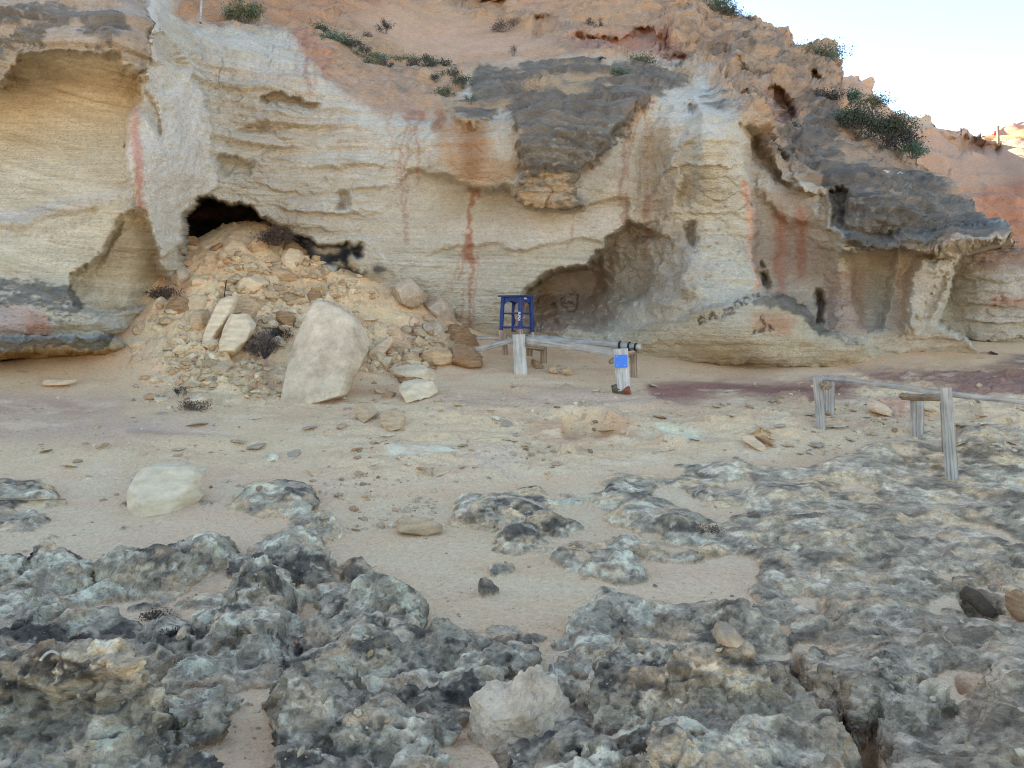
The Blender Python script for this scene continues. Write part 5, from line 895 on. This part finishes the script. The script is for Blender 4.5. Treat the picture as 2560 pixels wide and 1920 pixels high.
def beam(name, a, b, w, h, mat, parent=None, up=(0, 0, 1), rnd=False, wear=.004, taper=1.0, seg=None):
    """squared (or round) timber from a to b; its own length runs along local X so the grain follows it"""
    a = Vector(a); b = Vector(b); L_ = (b-a).length; xd = (b-a).normalized(); upv = Vector(up)
    yd = upv.cross(xd)
    if yd.length < .05: yd = Vector((0, 1, 0)).cross(xd)
    yd.normalize(); zd = xd.cross(yd)
    n = seg or max(6, int(L_/.05)); m = 20 if rnd else 16; V = []; fs = []
    sd_ = (a.x*3.1+b.z*5.7+w*40) % 50
    for i in range(n+1):
        x = L_*i/n; s = 1+(taper-1)*i/n
        for k in range(m):
            t = 2*math.pi*k/m+.19635
            if rnd: y_, z_ = math.cos(t)*w/2, math.sin(t)*h/2
            else:
                c_, s_ = math.cos(t), math.sin(t); q = (abs(c_)**9+abs(s_)**9)**(-1/9.); y_, z_ = c_*q*w/2, s_*q*h/2
            V.append((x, y_*s, z_*s))
    V = np.array(V); nz = pn(V[:, 0]*1.6+sd_, V[:, 1]*16, V[:, 2]*16)*wear*2.2+pn(V[:, 0]*7+sd_, V[:, 1]*60, V[:, 2]*60)*wear
    r_ = np.hypot(V[:, 1], V[:, 2]); V[:, 1] *= 1+nz/r_; V[:, 2] *= 1+nz/r_; V[:, 2] += pn(V[:, 0]*.9+sd_, 0*V[:, 0], 0*V[:, 0]+3)*wear*1.5
    for i in range(n):
        for k in range(m): A = i*m; fs.append((A+k, A+(k+1) % m, A+m+(k+1) % m, A+m+k))
    fs.append(tuple(range(m))[::-1]); fs.append(tuple(n*m+k for k in range(m)))
    me = bpy.data.meshes.new(name); me.from_pydata(V.tolist(), [], fs); me.materials.append(mat)
    if rnd: me.polygons.foreach_set('use_smooth', [True]*len(me.polygons))
    o = bpy.data.objects.new(name, me); C.objects.link(o)
    M = Matrix(((xd.x, yd.x, zd.x, a.x), (xd.y, yd.y, zd.y, a.y), (xd.z, yd.z, zd.z, a.z), (0, 0, 0, 1)))
    if parent: o.parent = parent; o.matrix_local = Matrix.Translation(-Vector(parent.location)) @ M
    else: o.matrix_world = M
    return o
def coil(name, c, r, axis, turns, pitch, mat, parent, rad=.007):
    ax = Vector(axis).normalized(); u = ax.orthogonal().normalized(); v = ax.cross(u); n = int(turns*18); pts = []
    for i in range(n+1): t = i/18*2*math.pi; pts.append(Vector(c)+u*math.cos(t)*r+v*math.sin(t)*r+ax*(pitch*i/18))
    return tube(name, pts, rad, mat, parent)
def tube(name, pts, rad, mat, parent=None, m=6, tip=1.0):
    V = []; fs = []
    for i, p in enumerate(pts):
        d = (pts[min(i+1, len(pts)-1)]-pts[max(i-1, 0)]).normalized(); u = d.orthogonal().normalized(); v = d.cross(u); r_ = rad*(1+(tip-1)*i/(len(pts)-1))
        for k in range(m): t = 2*math.pi*k/m; V.append(p+u*math.cos(t)*r_+v*math.sin(t)*r_)
    for i in range(len(pts)-1):
        for k in range(m): fs.append((i*m+k, i*m+(k+1) % m, (i+1)*m+(k+1) % m, (i+1)*m+k))
    o0 = Vector(parent.location) if parent else pts[0].copy()
    me = bpy.data.meshes.new(name); me.from_pydata([tuple(p-o0) for p in V], [], fs); me.materials.append(mat); me.polygons.foreach_set('use_smooth', [True]*len(me.polygons))
    o = bpy.data.objects.new(name, me); C.objects.link(o)
    if parent: o.parent = parent
    else: o.location = o0
    return o
# --- the barrier by the cave
bar = empty('wooden_barrier', at(1300, 930, 11.25), 'weathered wooden barrier of posts and lashed rails in front of the cave', 'fence')
k = 11.25/F
pA = at(1298, 940, 11.25); tA = at(1297, 836, 11.25)
beam('post', pA+Vector((.03, 0, -.1)), tA, .175, .165, W_white, bar, up=(0, 1, 0), wear=.009)
pB = at(1360, 934, 11.9); beam('post', pB, at(1359, 862, 11.9), .10, .09, W_tan, bar, up=(0, 1, 0))
YP = onground(1556, 984).y; print('YP', YP)
pC = at(1556, 970, YP); beam('post', pC+Vector((.02, 0, -.03)), at(1551, 872, YP), .185*YP/10.7, .16, W_white, bar, up=(0, 1, 0), wear=.007)
beam('post', at(1586, 958, 11.2), at(1583, 872, 11.2), .10, .10, W_tan, bar, up=(0, 1, 0), rnd=True)
beam('stake', at(1263, 888, 11.75), at(1259, 825, 11.75), .075, .06, W_pink, bar, up=(0, 1, 0))
beam('stake', at(1330, 892, 11.8), at(1331, 870, 11.8), .03, .03, W_tan, bar, up=(0, 1, 0))
beam('stake', at(1322, 890, 12.1), at(1322, 868, 12.1), .09, .05, W_tan, bar, up=(0, 1, 0))
beam('rail', at(1300, 848, 11.33), at(1540, 882, YP+.12), .045, .105, W_grey, bar, wear=.006)
beam('rail', at(1320, 842, 12.0), at(1602, 869, 11.05), .085, .085, W_grey, bar, rnd=True, wear=.009)
beam('rail', at(1176, 878, 11.75), at(1288, 849, 11.36), .04, .075, W_grey, bar)
beam('rail', at(1192, 845, 12.5), at(1288, 848, 12.3), .04, .05, W_grey, bar)
beam('crossbeam', at(1306, 862, 11.2), at(1352, 868, 11.85), .09, .10, W_tan, bar, wear=.006)
beam('crossbeam', at(1526, 905, 10.9), at(1552, 888, 11.25), .07, .07, W_tan, bar, rnd=True)
beam('crossbeam', at(1548, 887, 10.85), at(1594, 878, 11.15), .06, .05, W_tan, bar)
for px_, py_, Y_, rd_ in ((1549, 863, 11.2, .055), (1572, 866, 11.12, .06), (1588, 868, 11.08, .055)):
    coil('wire_tie', at(px_, py_, Y_), rd_, at(1602, 869, 11.05)-at(1320, 842, 12.0), 2.0, .012, M_dark, bar, .008)
tube('wire_tie', [at(1570, 868, 11.0)+Vector((math.sin(i*1.3)*.012, -.02, -i*.022)) for i in range(12)], .011, M_dark, bar)
for i in range(3):
    b_ = at(1362+i*8, 853+(i % 2)*2, 11.15-i*.02); tube('bolt', [b_, b_+Vector((0, .03, 0)), b_+Vector((.01, .06, 0))], .017, M_dark, bar, 8)
ft = stone('footing', [(1531, 965), (1548, 962), (1575, 964), (1578, 980), (1560, 986), (1538, 984)], .10, 'tan', None, lean=.1, Y=YP-.04)
ft.data.materials[0] = M_conc; ft.parent = bar; ft.location = Vector(ft.location)-Vector(bar.location)
for kk in ('label', 'category'):
    if kk in ft: del ft[kk]
fb = stone('brick', [(1560, 968), (1574, 966), (1579, 986), (1566, 984)], .05, 'tan', None, lean=.1, Y=YP-.12)
fb.data.materials[0] = M_brick; fb.parent = bar; fb.location = Vector(fb.location)-Vector(bar.location)
for kk in ('label', 'category'):
    if kk in fb: del fb[kk]
# blue sign on the right post
sg = empty('sign', at(1553, 918, YP-.09), 'small faded blue metal sign on the thick right post of the barrier', 'sign')
def plate(name, c, w_, h_, t_, mat, parent, roll=0.0):
    bm = bmesh.new(); bmesh.ops.create_cube(bm, size=1); 
    for v in bm.verts: v.co = Vector((v.co.x*w_, v.co.y*t_, v.co.z*h_))
    bmesh.ops.rotate(bm, verts=bm.verts, matrix=Matrix.Rotation(roll, 3, 'Y')); bmesh.ops.bevel(bm, geom=bm.edges[:], offset=min(w_, h_, t_)*.2, segments=1)
    me = bpy.data.meshes.new(name); bm.to_mesh(me); bm.free(); me.materials.append(mat); o = bpy.data.objects.new(name, me); C.objects.link(o)
    o.parent = parent; o.location = Vector(c)-Vector(parent.location); return o
plate('panel', at(1552.5, 903, YP-.093), .170, .168, .006, M_sign, sg, -.02)
for dx, dy in ((-10, -11), (10, 11), (-10, 10)): plate('screw', at(1552.5+dx, 903+dy, YP-.1), .008, .008, .006, M_white, sg)
# --- blue stool
fl = at(1301, 826, 11.42); sx_, cx_ = math.sin(R(32.5)), math.cos(R(32.5)); S_ = .33
dl = Vector((-cx_, sx_, 0)); dr = Vector((sx_, cx_, 0))
z0, z1 = at(1300, 822, 11.42).z, at(1300, 742, 11.42).z
st_ = empty('stool', (fl.x, fl.y, z0), 'dark blue painted wooden stool standing on the barrier posts', 'stool')
cen = Vector((fl.x, fl.y, 0))+dl*S_/2+dr*S_/2
def cor(i, j, z_, sp): p = Vector((fl.x, fl.y, 0))+dl*(S_*i)+dr*(S_*j); p = cen+(p-cen)*sp; return Vector((p.x, p.y, z_))
cs_ = [(0, 0), (1, 0), (0, 1), (1, 1)]
for n_, (i, j) in enumerate(cs_):
    lo_ = z0-(.0 if n_ == 0 else .02 if n_ == 1 else .05)
    beam('leg', cor(i, j, lo_, 1.05), cor(i, j, z1, .93), .052, .052, M_blue, st_, up=dl, wear=.0015)
for a, b in (((0, 0), (1, 0)), ((0, 0), (0, 1)), ((1, 0), (1, 1)), ((0, 1), (1, 1))):
    ax_ = cor(*a, z1-.03, .91); bx_ = cor(*b, z1-.03, .91)
    # scalloped apron
    d_ = (bx_-ax_); L_ = d_.length; d_.normalize(); nrm = d_.cross(Vector((0, 0, 1))); V = []; fs = []
    for q in range(17):
        t = q/16; low_ = -.035-.055*min(1, abs(2*t-1)**2.2)-.008*math.cos(6*math.pi*t)
        for s_ in (-.009, .009): V += [ax_+d_*(L_*t)+nrm*s_+Vector((0, 0, .03)), ax_+d_*(L_*t)+nrm*s_+Vector((0, 0, low_))]
    for q in range(16):
        A = q*4; B = A+4; fs += [(A, A+1, B+1, B), (A+2, B+2, B+3, A+3), (A+1, A+3, B+3, B+1), (A, B, B+2, A+2)]
    me = bpy.data.meshes.new('apron'); me.from_pydata([tuple(v-Vector(st_.location)) for v in V], [], fs); me.materials.append(M_blue); o = bpy.data.objects.new('apron', me); C.objects.link(o); o.parent = st_
    for zz_, sp in ((z0+.235, .98), (z0+.02, 1.03)): beam('stretcher', cor(*a, zz_, sp), cor(*b, zz_, sp), .022, .026, M_blue, st_)
# seat: a board overhanging the frame
bm = bmesh.new(); q = [cor(i, j, 0, 1.28) for i, j in ((0, 0), (1, 0), (1, 1), (0, 1))]
vb_ = [bm.verts.new((p.x-st_.location.x, p.y-st_.location.y, z1+.005-z0)) for p in q]; f_ = bm.faces.new(vb_)
r_ = bmesh.ops.extrude_face_region(bm, geom=[f_]); bmesh.ops.translate(bm, verts=[v for v in r_['geom'] if isinstance(v, bmesh.types.BMVert)], vec=(0, 0, .022)); bmesh.ops.recalc_face_normals(bm, faces=bm.faces)
bmesh.ops.bevel(bm, geom=bm.edges[:], offset=.006, segments=2); me = bpy.data.meshes.new('seat'); bm.to_mesh(me); bm.free(); me.materials.append(M_blue); o = bpy.data.objects.new('seat', me); C.objects.link(o); o.parent = st_
beam('timber_extension', cor(0, 0, z0-.09, 1.05), cor(0, 0, z0-.005, 1.05), .056, .05, W_pink, st_, up=dl); beam('timber_extension', cor(1, 0, z0-.27, 1.08), cor(1, 0, z0-.025, 1.06), .058, .05, W_pink, st_, up=dl)
beam('timber_extension', cor(0, 1, z0-.13, 1.05), cor(0, 1, z0-.055, 1.05), .03, .03, W_grey, st_, up=dl)
# planks and a brown oval board resting inside the legs
pk_ = beam('plank', cor(.85, .9, z0-.03, 1.0), cor(.15, .75, z1-.03, .95), .09, .014, W_pink, None, up=dr); tag(pk_, 'brown plank leaning diagonally inside the blue stool', 'plank')
pts = []; bm = bmesh.new(); vs_ = [bm.verts.new((math.cos(t*math.pi/12)*.062, 0, math.sin(t*math.pi/12)*.17)) for t in range(24)]; f_ = bm.faces.new(vs_)
r_ = bmesh.ops.extrude_face_region(bm, geom=[f_]); bmesh.ops.translate(bm, verts=[v for v in r_['geom'] if isinstance(v, bmesh.types.BMVert)], vec=(0, .016, 0)); bmesh.ops.recalc_face_normals(bm, faces=bm.faces)
me = bpy.data.meshes.new('paddle'); bm.to_mesh(me); bm.free(); me.materials.append(W_tan); o = bpy.data.objects.new('board', me); C.objects.link(o); pc_ = cor(.38, .45, (z0+z1)/2+.04, 1); o.location = pc_; o.rotation_euler = (0, R(6), R(20)); tag(o, 'oval brown board hanging inside the blue stool', 'board')
def letters(txt, size, loc, rot, mat, parent):
    cu = bpy.data.curves.new('lettering', 'FONT'); cu.body = txt; cu.size = size; cu.extrude = .0015; cu.align_x = 'CENTER'; cu.align_y = 'CENTER'; cu.offset = size*.02; cu.space_character = .95
    t_ = bpy.data.objects.new('lettering', cu); C.objects.link(t_); bpy.context.view_layer.update()
    me = bpy.data.meshes.new_from_object(t_.evaluated_get(bpy.context.evaluated_depsgraph_get())); bpy.data.objects.remove(t_)
    me.materials.clear(); me.materials.append(mat); o = bpy.data.objects.new('lettering', me); C.objects.link(o); o.parent = parent; o.location = Vector(loc)-Vector(parent.location); o.rotation_euler = rot; return o
fn = dl.cross(Vector((0, 0, 1)))          # facing normal of the left-hand frame
ang_l = math.atan2(-dl.y, -dl.x)
lp = cor(0, 0, z0+.19, .995)-dr*.030-dl*-.002
letters('SUPOI', .050, lp, (R(90), R(90), ang_l), M_white, st_)
rp_ = cor(0, .42, z1-.022, .93)-dl*.014
letters('SUPOI', .034, rp_, (R(90), 0, math.atan2(dr.y, dr.x)), M_white, st_)

# --- the fence on the right
fe = empty('wooden_fence', at(2055, 1094, 8.6), 'grey wooden fence with paired posts and a long rail at the right', 'fence')
beam('post', at(2056, 1100, 8.6), at(2043, 941, 8.6), .092, .085, W_grey, fe, up=(0, 1, 0), wear=.006)
beam('post', at(2074, 1076, 9.25), at(2073, 938, 9.25), .095, .085, W_grey, fe, up=(0, 1, 0), wear=.006)
beam('post', at(2382, 1222, 7.05), at(2364, 969, 7.05), .085, .08, W_grey, fe, up=(0, 1, 0), wear=.005)
beam('post', at(2364, 1130, 7.25), at(2358, 1008, 7.25), .06, .06, W_tan, fe, up=(0, 1, 0), rnd=True)
beam('post', at(2294, 1112, 8.3), at(2293, 1002, 8.3), .125, .12, W_grey, fe, up=(0, 1, 0), rnd=True, wear=.005)
beam('post', at(2052, 1094, 8.72), at(2050, 965, 8.72), .06, .06, W_tan, fe, up=(0, 1, 0), rnd=True)
beam('rail', at(2062, 945, 9.15), at(2372, 984, 7.2), .035, .052, W_grey, fe, wear=.004)
beam('rail', at(2366, 984, 7.17), at(2680, 1020, 6.5), .035, .048, W_grey, fe, wear=.004)
beam('crossbeam', at(2062, 964, 8.5), at(2072, 962, 9.3), .10, .10, W_tan, fe, rnd=True)
beam('crossbeam', at(2259, 990, 8.5), at(2360, 997, 7.15), .075, .07, W_tan, fe, rnd=True, wear=.006)
for q, lb, YY in (([(2034, 1090), (2050, 1088), (2080, 1094), (2082, 1104), (2060, 1110), (2036, 1104)], 'flat stone under the left front post of the right fence', 8.55), ([(2064, 1070), (2090, 1068), (2098, 1080), (2080, 1084)], 'flat stone under the left rear post of the right fence', 9.1)):
    stone('stone', q, .09, 'tan', lb, lean=.6, Y=YY, cat='stone')
# --- far fence post with a red rag on the skyline
ff = empty('rope_fence', at(2496, 352, 24.2), 'far rope fence post on the cliff top skyline', 'fence')
beam('post', at(2496, 358, 24.2), at(2495, 315, 24.2), .07, .07, W_tan, ff, up=(0, 1, 0))
tube('rope', [at(2495-i*6, 322+i*3.0-math.sin(i/7*3.14)*-2, 24.3+i*.15) for i in range(8)], .018, W_grey, ff)
rg_ = plate('rag', at(2487, 333, 24.2), .045, .14, .02, M_red, ff, .2)
sk = beam('stake', at(2402, 338, 25), at(2402, 319, 25), .03, .03, M_dark, None, up=(0, 1, 0)); tag(sk, 'thin dark stake alone on the far cliff skyline', 'stake')
rp2 = tube('rope', [at(505-i*.5, -30+i*11, 13.2-i*.12) for i in range(9)], .02, W_grey, None); tag(rp2, 'grey rope hanging down the cliff at the top left', 'rope')

# ------------------------------------------------------------ shrubs
def leaf_mat(name, c, var=.35):
    m = bpy.data.materials.new(name); t, b = nodes_of(m); N = t.nodes.new; L = t.links.new; b.inputs['Roughness'].default_value = .8
    oi = N('ShaderNodeNewGeometry'); n = N('ShaderNodeTexNoise'); n.inputs['Scale'].default_value = 9; L(oi.outputs['Position'], n.inputs['Vector'])
    mr = N('ShaderNodeMapRange'); mr.inputs[1].default_value = .3; mr.inputs[2].default_value = .7; mr.inputs[3].default_value = 1-var; mr.inputs[4].default_value = 1+var
    mx = N('ShaderNodeMix'); mx.data_type = 'RGBA'; mx.blend_type = 'MULTIPLY'; mx.inputs[0].default_value = 1; mx.inputs[6].default_value = (*lin(c), 1)
    L(n.outputs[0], mr.inputs[0]); L(mr.outputs[0], mx.inputs[7]); L(mx.outputs[2], b.inputs['Base Color']); return m
LM = {'green': leaf_mat('green leaves', (66, 74, 56)), 'blue': leaf_mat('blue green leaves', (80, 104, 84)), 'olive': leaf_mat('olive leaves', (92, 98, 70)), 'dry': leaf_mat('dry twigs', (104, 90, 80)), 'dark': leaf_mat('dark dry foliage', (62, 58, 56)), 'weed': leaf_mat('dry seaweed', (84, 66, 52))}
def depth_at(px_, py_):
    return float(depth_main(np.array([px_]), np.array([py_]))[0]+Dm(np.array([float(px_)]), np.array([float(py_)]))[0])
def bush(px_, py_, w_, h_, kind, label, Y=None, n=None, group='shrubs on the cliff', tw='dry', ground_=False, name='shrub', cat='shrub', lsz=1.0, tilt=0.0):
    """px_,py_ = middle of the foot; w_,h_ in photo pixels"""
    if Y is None: Y = onground(px_, py_).y-.02 if ground_ else depth_at(px_, py_)-.12
    sc_ = Y/F; Wd, Hd = w_*sc_, h_*sc_; o0 = at(px_, py_, Y); rs = np.random.RandomState(int(px_*7+py_) % 99991)
    root = empty(name, o0, label, cat, group); n = int((n or (260+w_*h_*.2))*1.7); V = []; fs = []
    nb = max(9, int(w_/4)); ends = []; TV = []; TF = []
    for b_ in range(nb):
        a = rs.uniform(-1, 1); e = Vector((a*Wd*.5, rs.uniform(-.45, .45)*Wd*.6, Hd*(1-.55*a*a)*rs.uniform(.55, 1.0)+tilt*a*Wd*.5)); ends.append(e)
        pts = [Vector((e.x*.15, e.y*.15, -.02)), Vector((e.x*.55+rs.normal()*.01, e.y*.55, e.z*.5)), e]; r0 = .006*min(2.2, max(.6, w_/70))
        for i, p in enumerate(pts):
            for k_ in range(3): t = k_*2.094; TV.append((p.x+math.cos(t)*r0*(1-.4*i), p.y+math.sin(t)*r0*(1-.4*i), p.z))
        B = len(TV)-9
        for i in range(2):
            for k_ in range(3): TF.append((B+i*3+k_, B+i*3+(k_+1) % 3, B+i*3+3+(k_+1) % 3, B+i*3+3+k_))
    me = bpy.data.meshes.new('branches'); me.from_pydata(TV, [], TF); me.materials.append(LM[tw]); o = bpy.data.objects.new('branches', me); C.objects.link(o); o.parent = root
    L_ = lsz*max(.012, min(.035, Wd*.05))
    for q in range(n):
        e = ends[rs.randint(nb)]; f = rs.uniform(.35, 1.05)**.7; c = np.array([e.x*f, e.y*f, e.z*f])+rs.normal(size=3)*np.array([.10, .10, .09])*max(Wd, Hd)*.75
        if c[2] < -.02: c[2] = abs(c[2])*.3
        u = rs.normal(size=3); u[2] = abs(u[2])*.8+.3; u /= np.linalg.norm(u); v = np.cross(u, rs.normal(size=3)); v /= np.linalg.norm(v); l = L_*rs.uniform(.6, 1.5); wd = l*.28
        B = len(V); V += [tuple(c-v*wd*.6), tuple(c+u*l*.5-v*wd), tuple(c+u*l*1.1), tuple(c+u*l*.5+v*wd)]; fs.append((B, B+1, B+2, B+3))
    me = bpy.data.meshes.new('foliage'); me.from_pydata(V, [], fs); me.materials.append(LM[kind]); o = bpy.data.objects.new('foliage', me); C.objects.link(o); o.parent = root
    return root
for a in ((612, 62, 92, 66, 'olive', 'bushy shrub at the top left, rooted in the orange soil'), (905, 140, 50, 38, 'green', 'bright green shrub in the middle of the diagonal vegetated ledge'), (965, 82, 46, 36, 'dark', 'dark dry shrub alone on the orange slope above the green ledge'),
    (835, 108, 90, 22, 'blue', 'low grey green mat at the upper left end of the green ledge'), (915, 97, 34, 18, 'dark', 'small dark tuft beside the grey green mat'), (963, 178, 46, 36, 'dark', 'round dark shrub under the green ledge, left of the other round one'),
    (1045, 182, 56, 36, 'dark', 'round dark shrub under the green ledge, right one of the pair'), (1090, 205, 36, 26, 'dark', 'small dark tuft just below the green strip'), (930, 165, 60, 22, 'olive', 'straggly olive plants between the round dark shrubs and the mat'),
    (1095, 172, 70, 26, 'green', 'green creeping plant, upper part of the lower green strip'), (1130, 198, 60, 26, 'green', 'green creeping plant, middle of the lower green strip'), (1158, 218, 60, 32, 'green', 'dense green clump at the lower right end of the green strip'),
    (1175, 258, 36, 26, 'blue', 'pale green tuft below the dense green clump'), (1115, 240, 60, 22, 'olive', 'dry olive plants under the green strip'), (1284, 140, 22, 34, 'dark', 'narrow dark upright shrub alone on the orange slope in the middle'),
    (1258, 78, 60, 26, 'dry', 'grey dry brush on the orange slope left of the red undercut'), (1476, 66, 32, 26, 'dark', 'dark tuft above the red undercut, left one'), (1496, 74, 30, 30, 'dark', 'dark tuft above the red undercut, right one'),
    (1502, 156, 24, 16, 'dark', 'tiny dark tuft on the rim of the dark crust'), (1545, 190, 60, 20, 'blue', 'low green plants on the dark crust, left patch'), (1605, 160, 70, 24, 'olive', 'dry olive plants on the dark crust, right patch'),
    (1870, 58, 40, 20, 'dark', 'dark tuft under the skyline right of the topmost bush'), (2060, 250, 90, 20, 'dark', 'flat dark brush under the small skyline cave'), (1990, 330, 60, 18, 'dark', 'dark brush right of the red hollow'),
    (1290, 60, 40, 16, 'dry', 'small dry tuft on the upper orange slope'), (800, 82, 60, 18, 'green', 'thin green mat at the very upper left end of the green ledge'), (868, 118, 70, 18, 'green', 'green mat between the grey green mat and the bright green shrub'),
    (940, 150, 60, 16, 'blue', 'grey green mat right of the bright green shrub'), (1010, 160, 80, 18, 'olive', 'olive mat above the right one of the round dark shrubs'), (1060, 158, 60, 16, 'green', 'thin green plant at the upper end of the lower green strip')):
    bush(*a)
bush(1795, 34, 92, 46, 'blue', 'bluish bush on the skyline at the very top', Y=19.2); bush(1826, 46, 60, 34, 'green', 'darker lower bush on the skyline beside the bluish one', Y=19.0)
bush(2040, 152, 150, 32, 'olive', 'wide straw coloured bush on the skyline', Y=18.3, n=2200); bush(2080, 178, 50, 46, 'blue', 'green bush at the right end of the straw coloured skyline bush', Y=18.0)
bush(2120, 262, 80, 34, 'blue', 'small green bush at the left foot of the far tan ridge', Y=17.6); bush(2180, 272, 90, 32, 'olive', 'olive brush on the slope of the far tan ridge', Y=18.0)
bush(2150, 320, 130, 48, 'green', 'dense dark green juniper, upper left part of the sprawling ridge thicket', Y=15.2, n=2600); bush(2215, 352, 130, 60, 'green', 'sprawling dark green juniper in the middle of the ridge thicket', Y=15.1, n=2800)
bush(2262, 376, 100, 48, 'dark', 'bare twiggy lower part of the ridge thicket', Y=14.9, n=900); bush(2280, 395, 70, 40, 'blue', 'grey green lower right end of the ridge thicket', Y=14.8, n=1100)
bush(660, 895, 100, 70, 'dry', 'large dry twiggy bush left of the largest slab', ground_=True, n=1500, tw='dark', group='dry plants on the heap', lsz=.7); bush(705, 850, 60, 40, 'dark', 'blackish dry branch hanging at the edge of the largest slab', ground_=True, n=700, tw='dark', group='dry plants on the heap')
bush(452, 990, 34, 30, 'dark', 'small dry purple brown tuft on the sand left of the heap foot', ground_=True, n=350, group='dry plants on the heap'); bush(485, 1025, 80, 24, 'weed', 'tangle of dry weed on the sand below the small tuft', ground_=True, n=500, group='dry plants on the heap', lsz=.8)
bush(420, 745, 90, 22, 'weed', 'dry brown brush on the upper left of the heap', ground_=True, n=500, group='dry plants on the heap')
bush(1770, 1328, 70, 14, 'weed', 'reddish brown dry weed among the right hand rocks', ground_=True, n=260, group='washed up weed', lsz=.8); bush(390, 1545, 70, 12, 'weed', 'dry weed in the left sand pocket', ground_=True, n=200, group='washed up weed', lsz=.8); bush(425, 1590, 60, 12, 'weed', 'dry weed around the small white stone', ground_=True, n=200, group='washed up weed', lsz=.8)
# brown hanging roots at the roof of the sooty cave
bush(690, 612, 100, 44, 'weed', 'brown root mat hanging at the right side of the dark cave', Y=12.85, n=1600, group='dry plants on the heap', lsz=.7, tw='weed')
# twigs and scraps
tw1 = tube('twig', [at(1385, 1720, 2.95)+Vector((.004*math.sin(i), 0, i*.022)) for i in range(7)]+[at(1425, 1625, 3.0)], .006, W_white, None, tip=.4); tag(tw1, 'bleached thin twig standing behind the gnarled knob', 'twig')
p_ = onground(145, 1670); tw2 = tube('twig', [p_+Vector((-.05+.012*i, -.01, .03+.03*math.sin(i*.5))) for i in range(9)], .006, W_white, None, tip=.5); tag(tw2, 'bleached curved twig on the left foreground rock', 'twig')
p_ = onground(80, 1258); tw3 = tube('stick', [p_+Vector((-.28+.07*i, .01*math.sin(i), .03)) for i in range(9)], .01, W_tan, None, tip=.5); tag(tw3, 'long thin stick on the sand below the left rock island', 'stick')
sc_ = stone('scrap', [(2208, 426), (2216, 424), (2226, 430), (2218, 440), (2212, 432)], .05, 'cream', 'small white scrap lying on the dark slope under the ridge thicket', Y=depth_at(2215, 432)-.18, cat='litter'); 
tw4 = tube('branch', [at(2238+18*math.sin(i/9*1.6), 444-14*math.sin(i/9*3.0)**.8, depth_at(2240, 436)-.16) for i in range(10)], .012, W_white, None, tip=.5); tag(tw4, 'pale curved branch right of the white scrap', 'branch')
p1 = at(560, 730, 12.0); st4 = tube('stick', [at(566, 700, 11.9), at(563, 722, 11.85), at(561, 742, 11.8)], .008, M_dark, None); tag(st4, 'thin dark stick standing above the tall narrow white slab', 'stick')
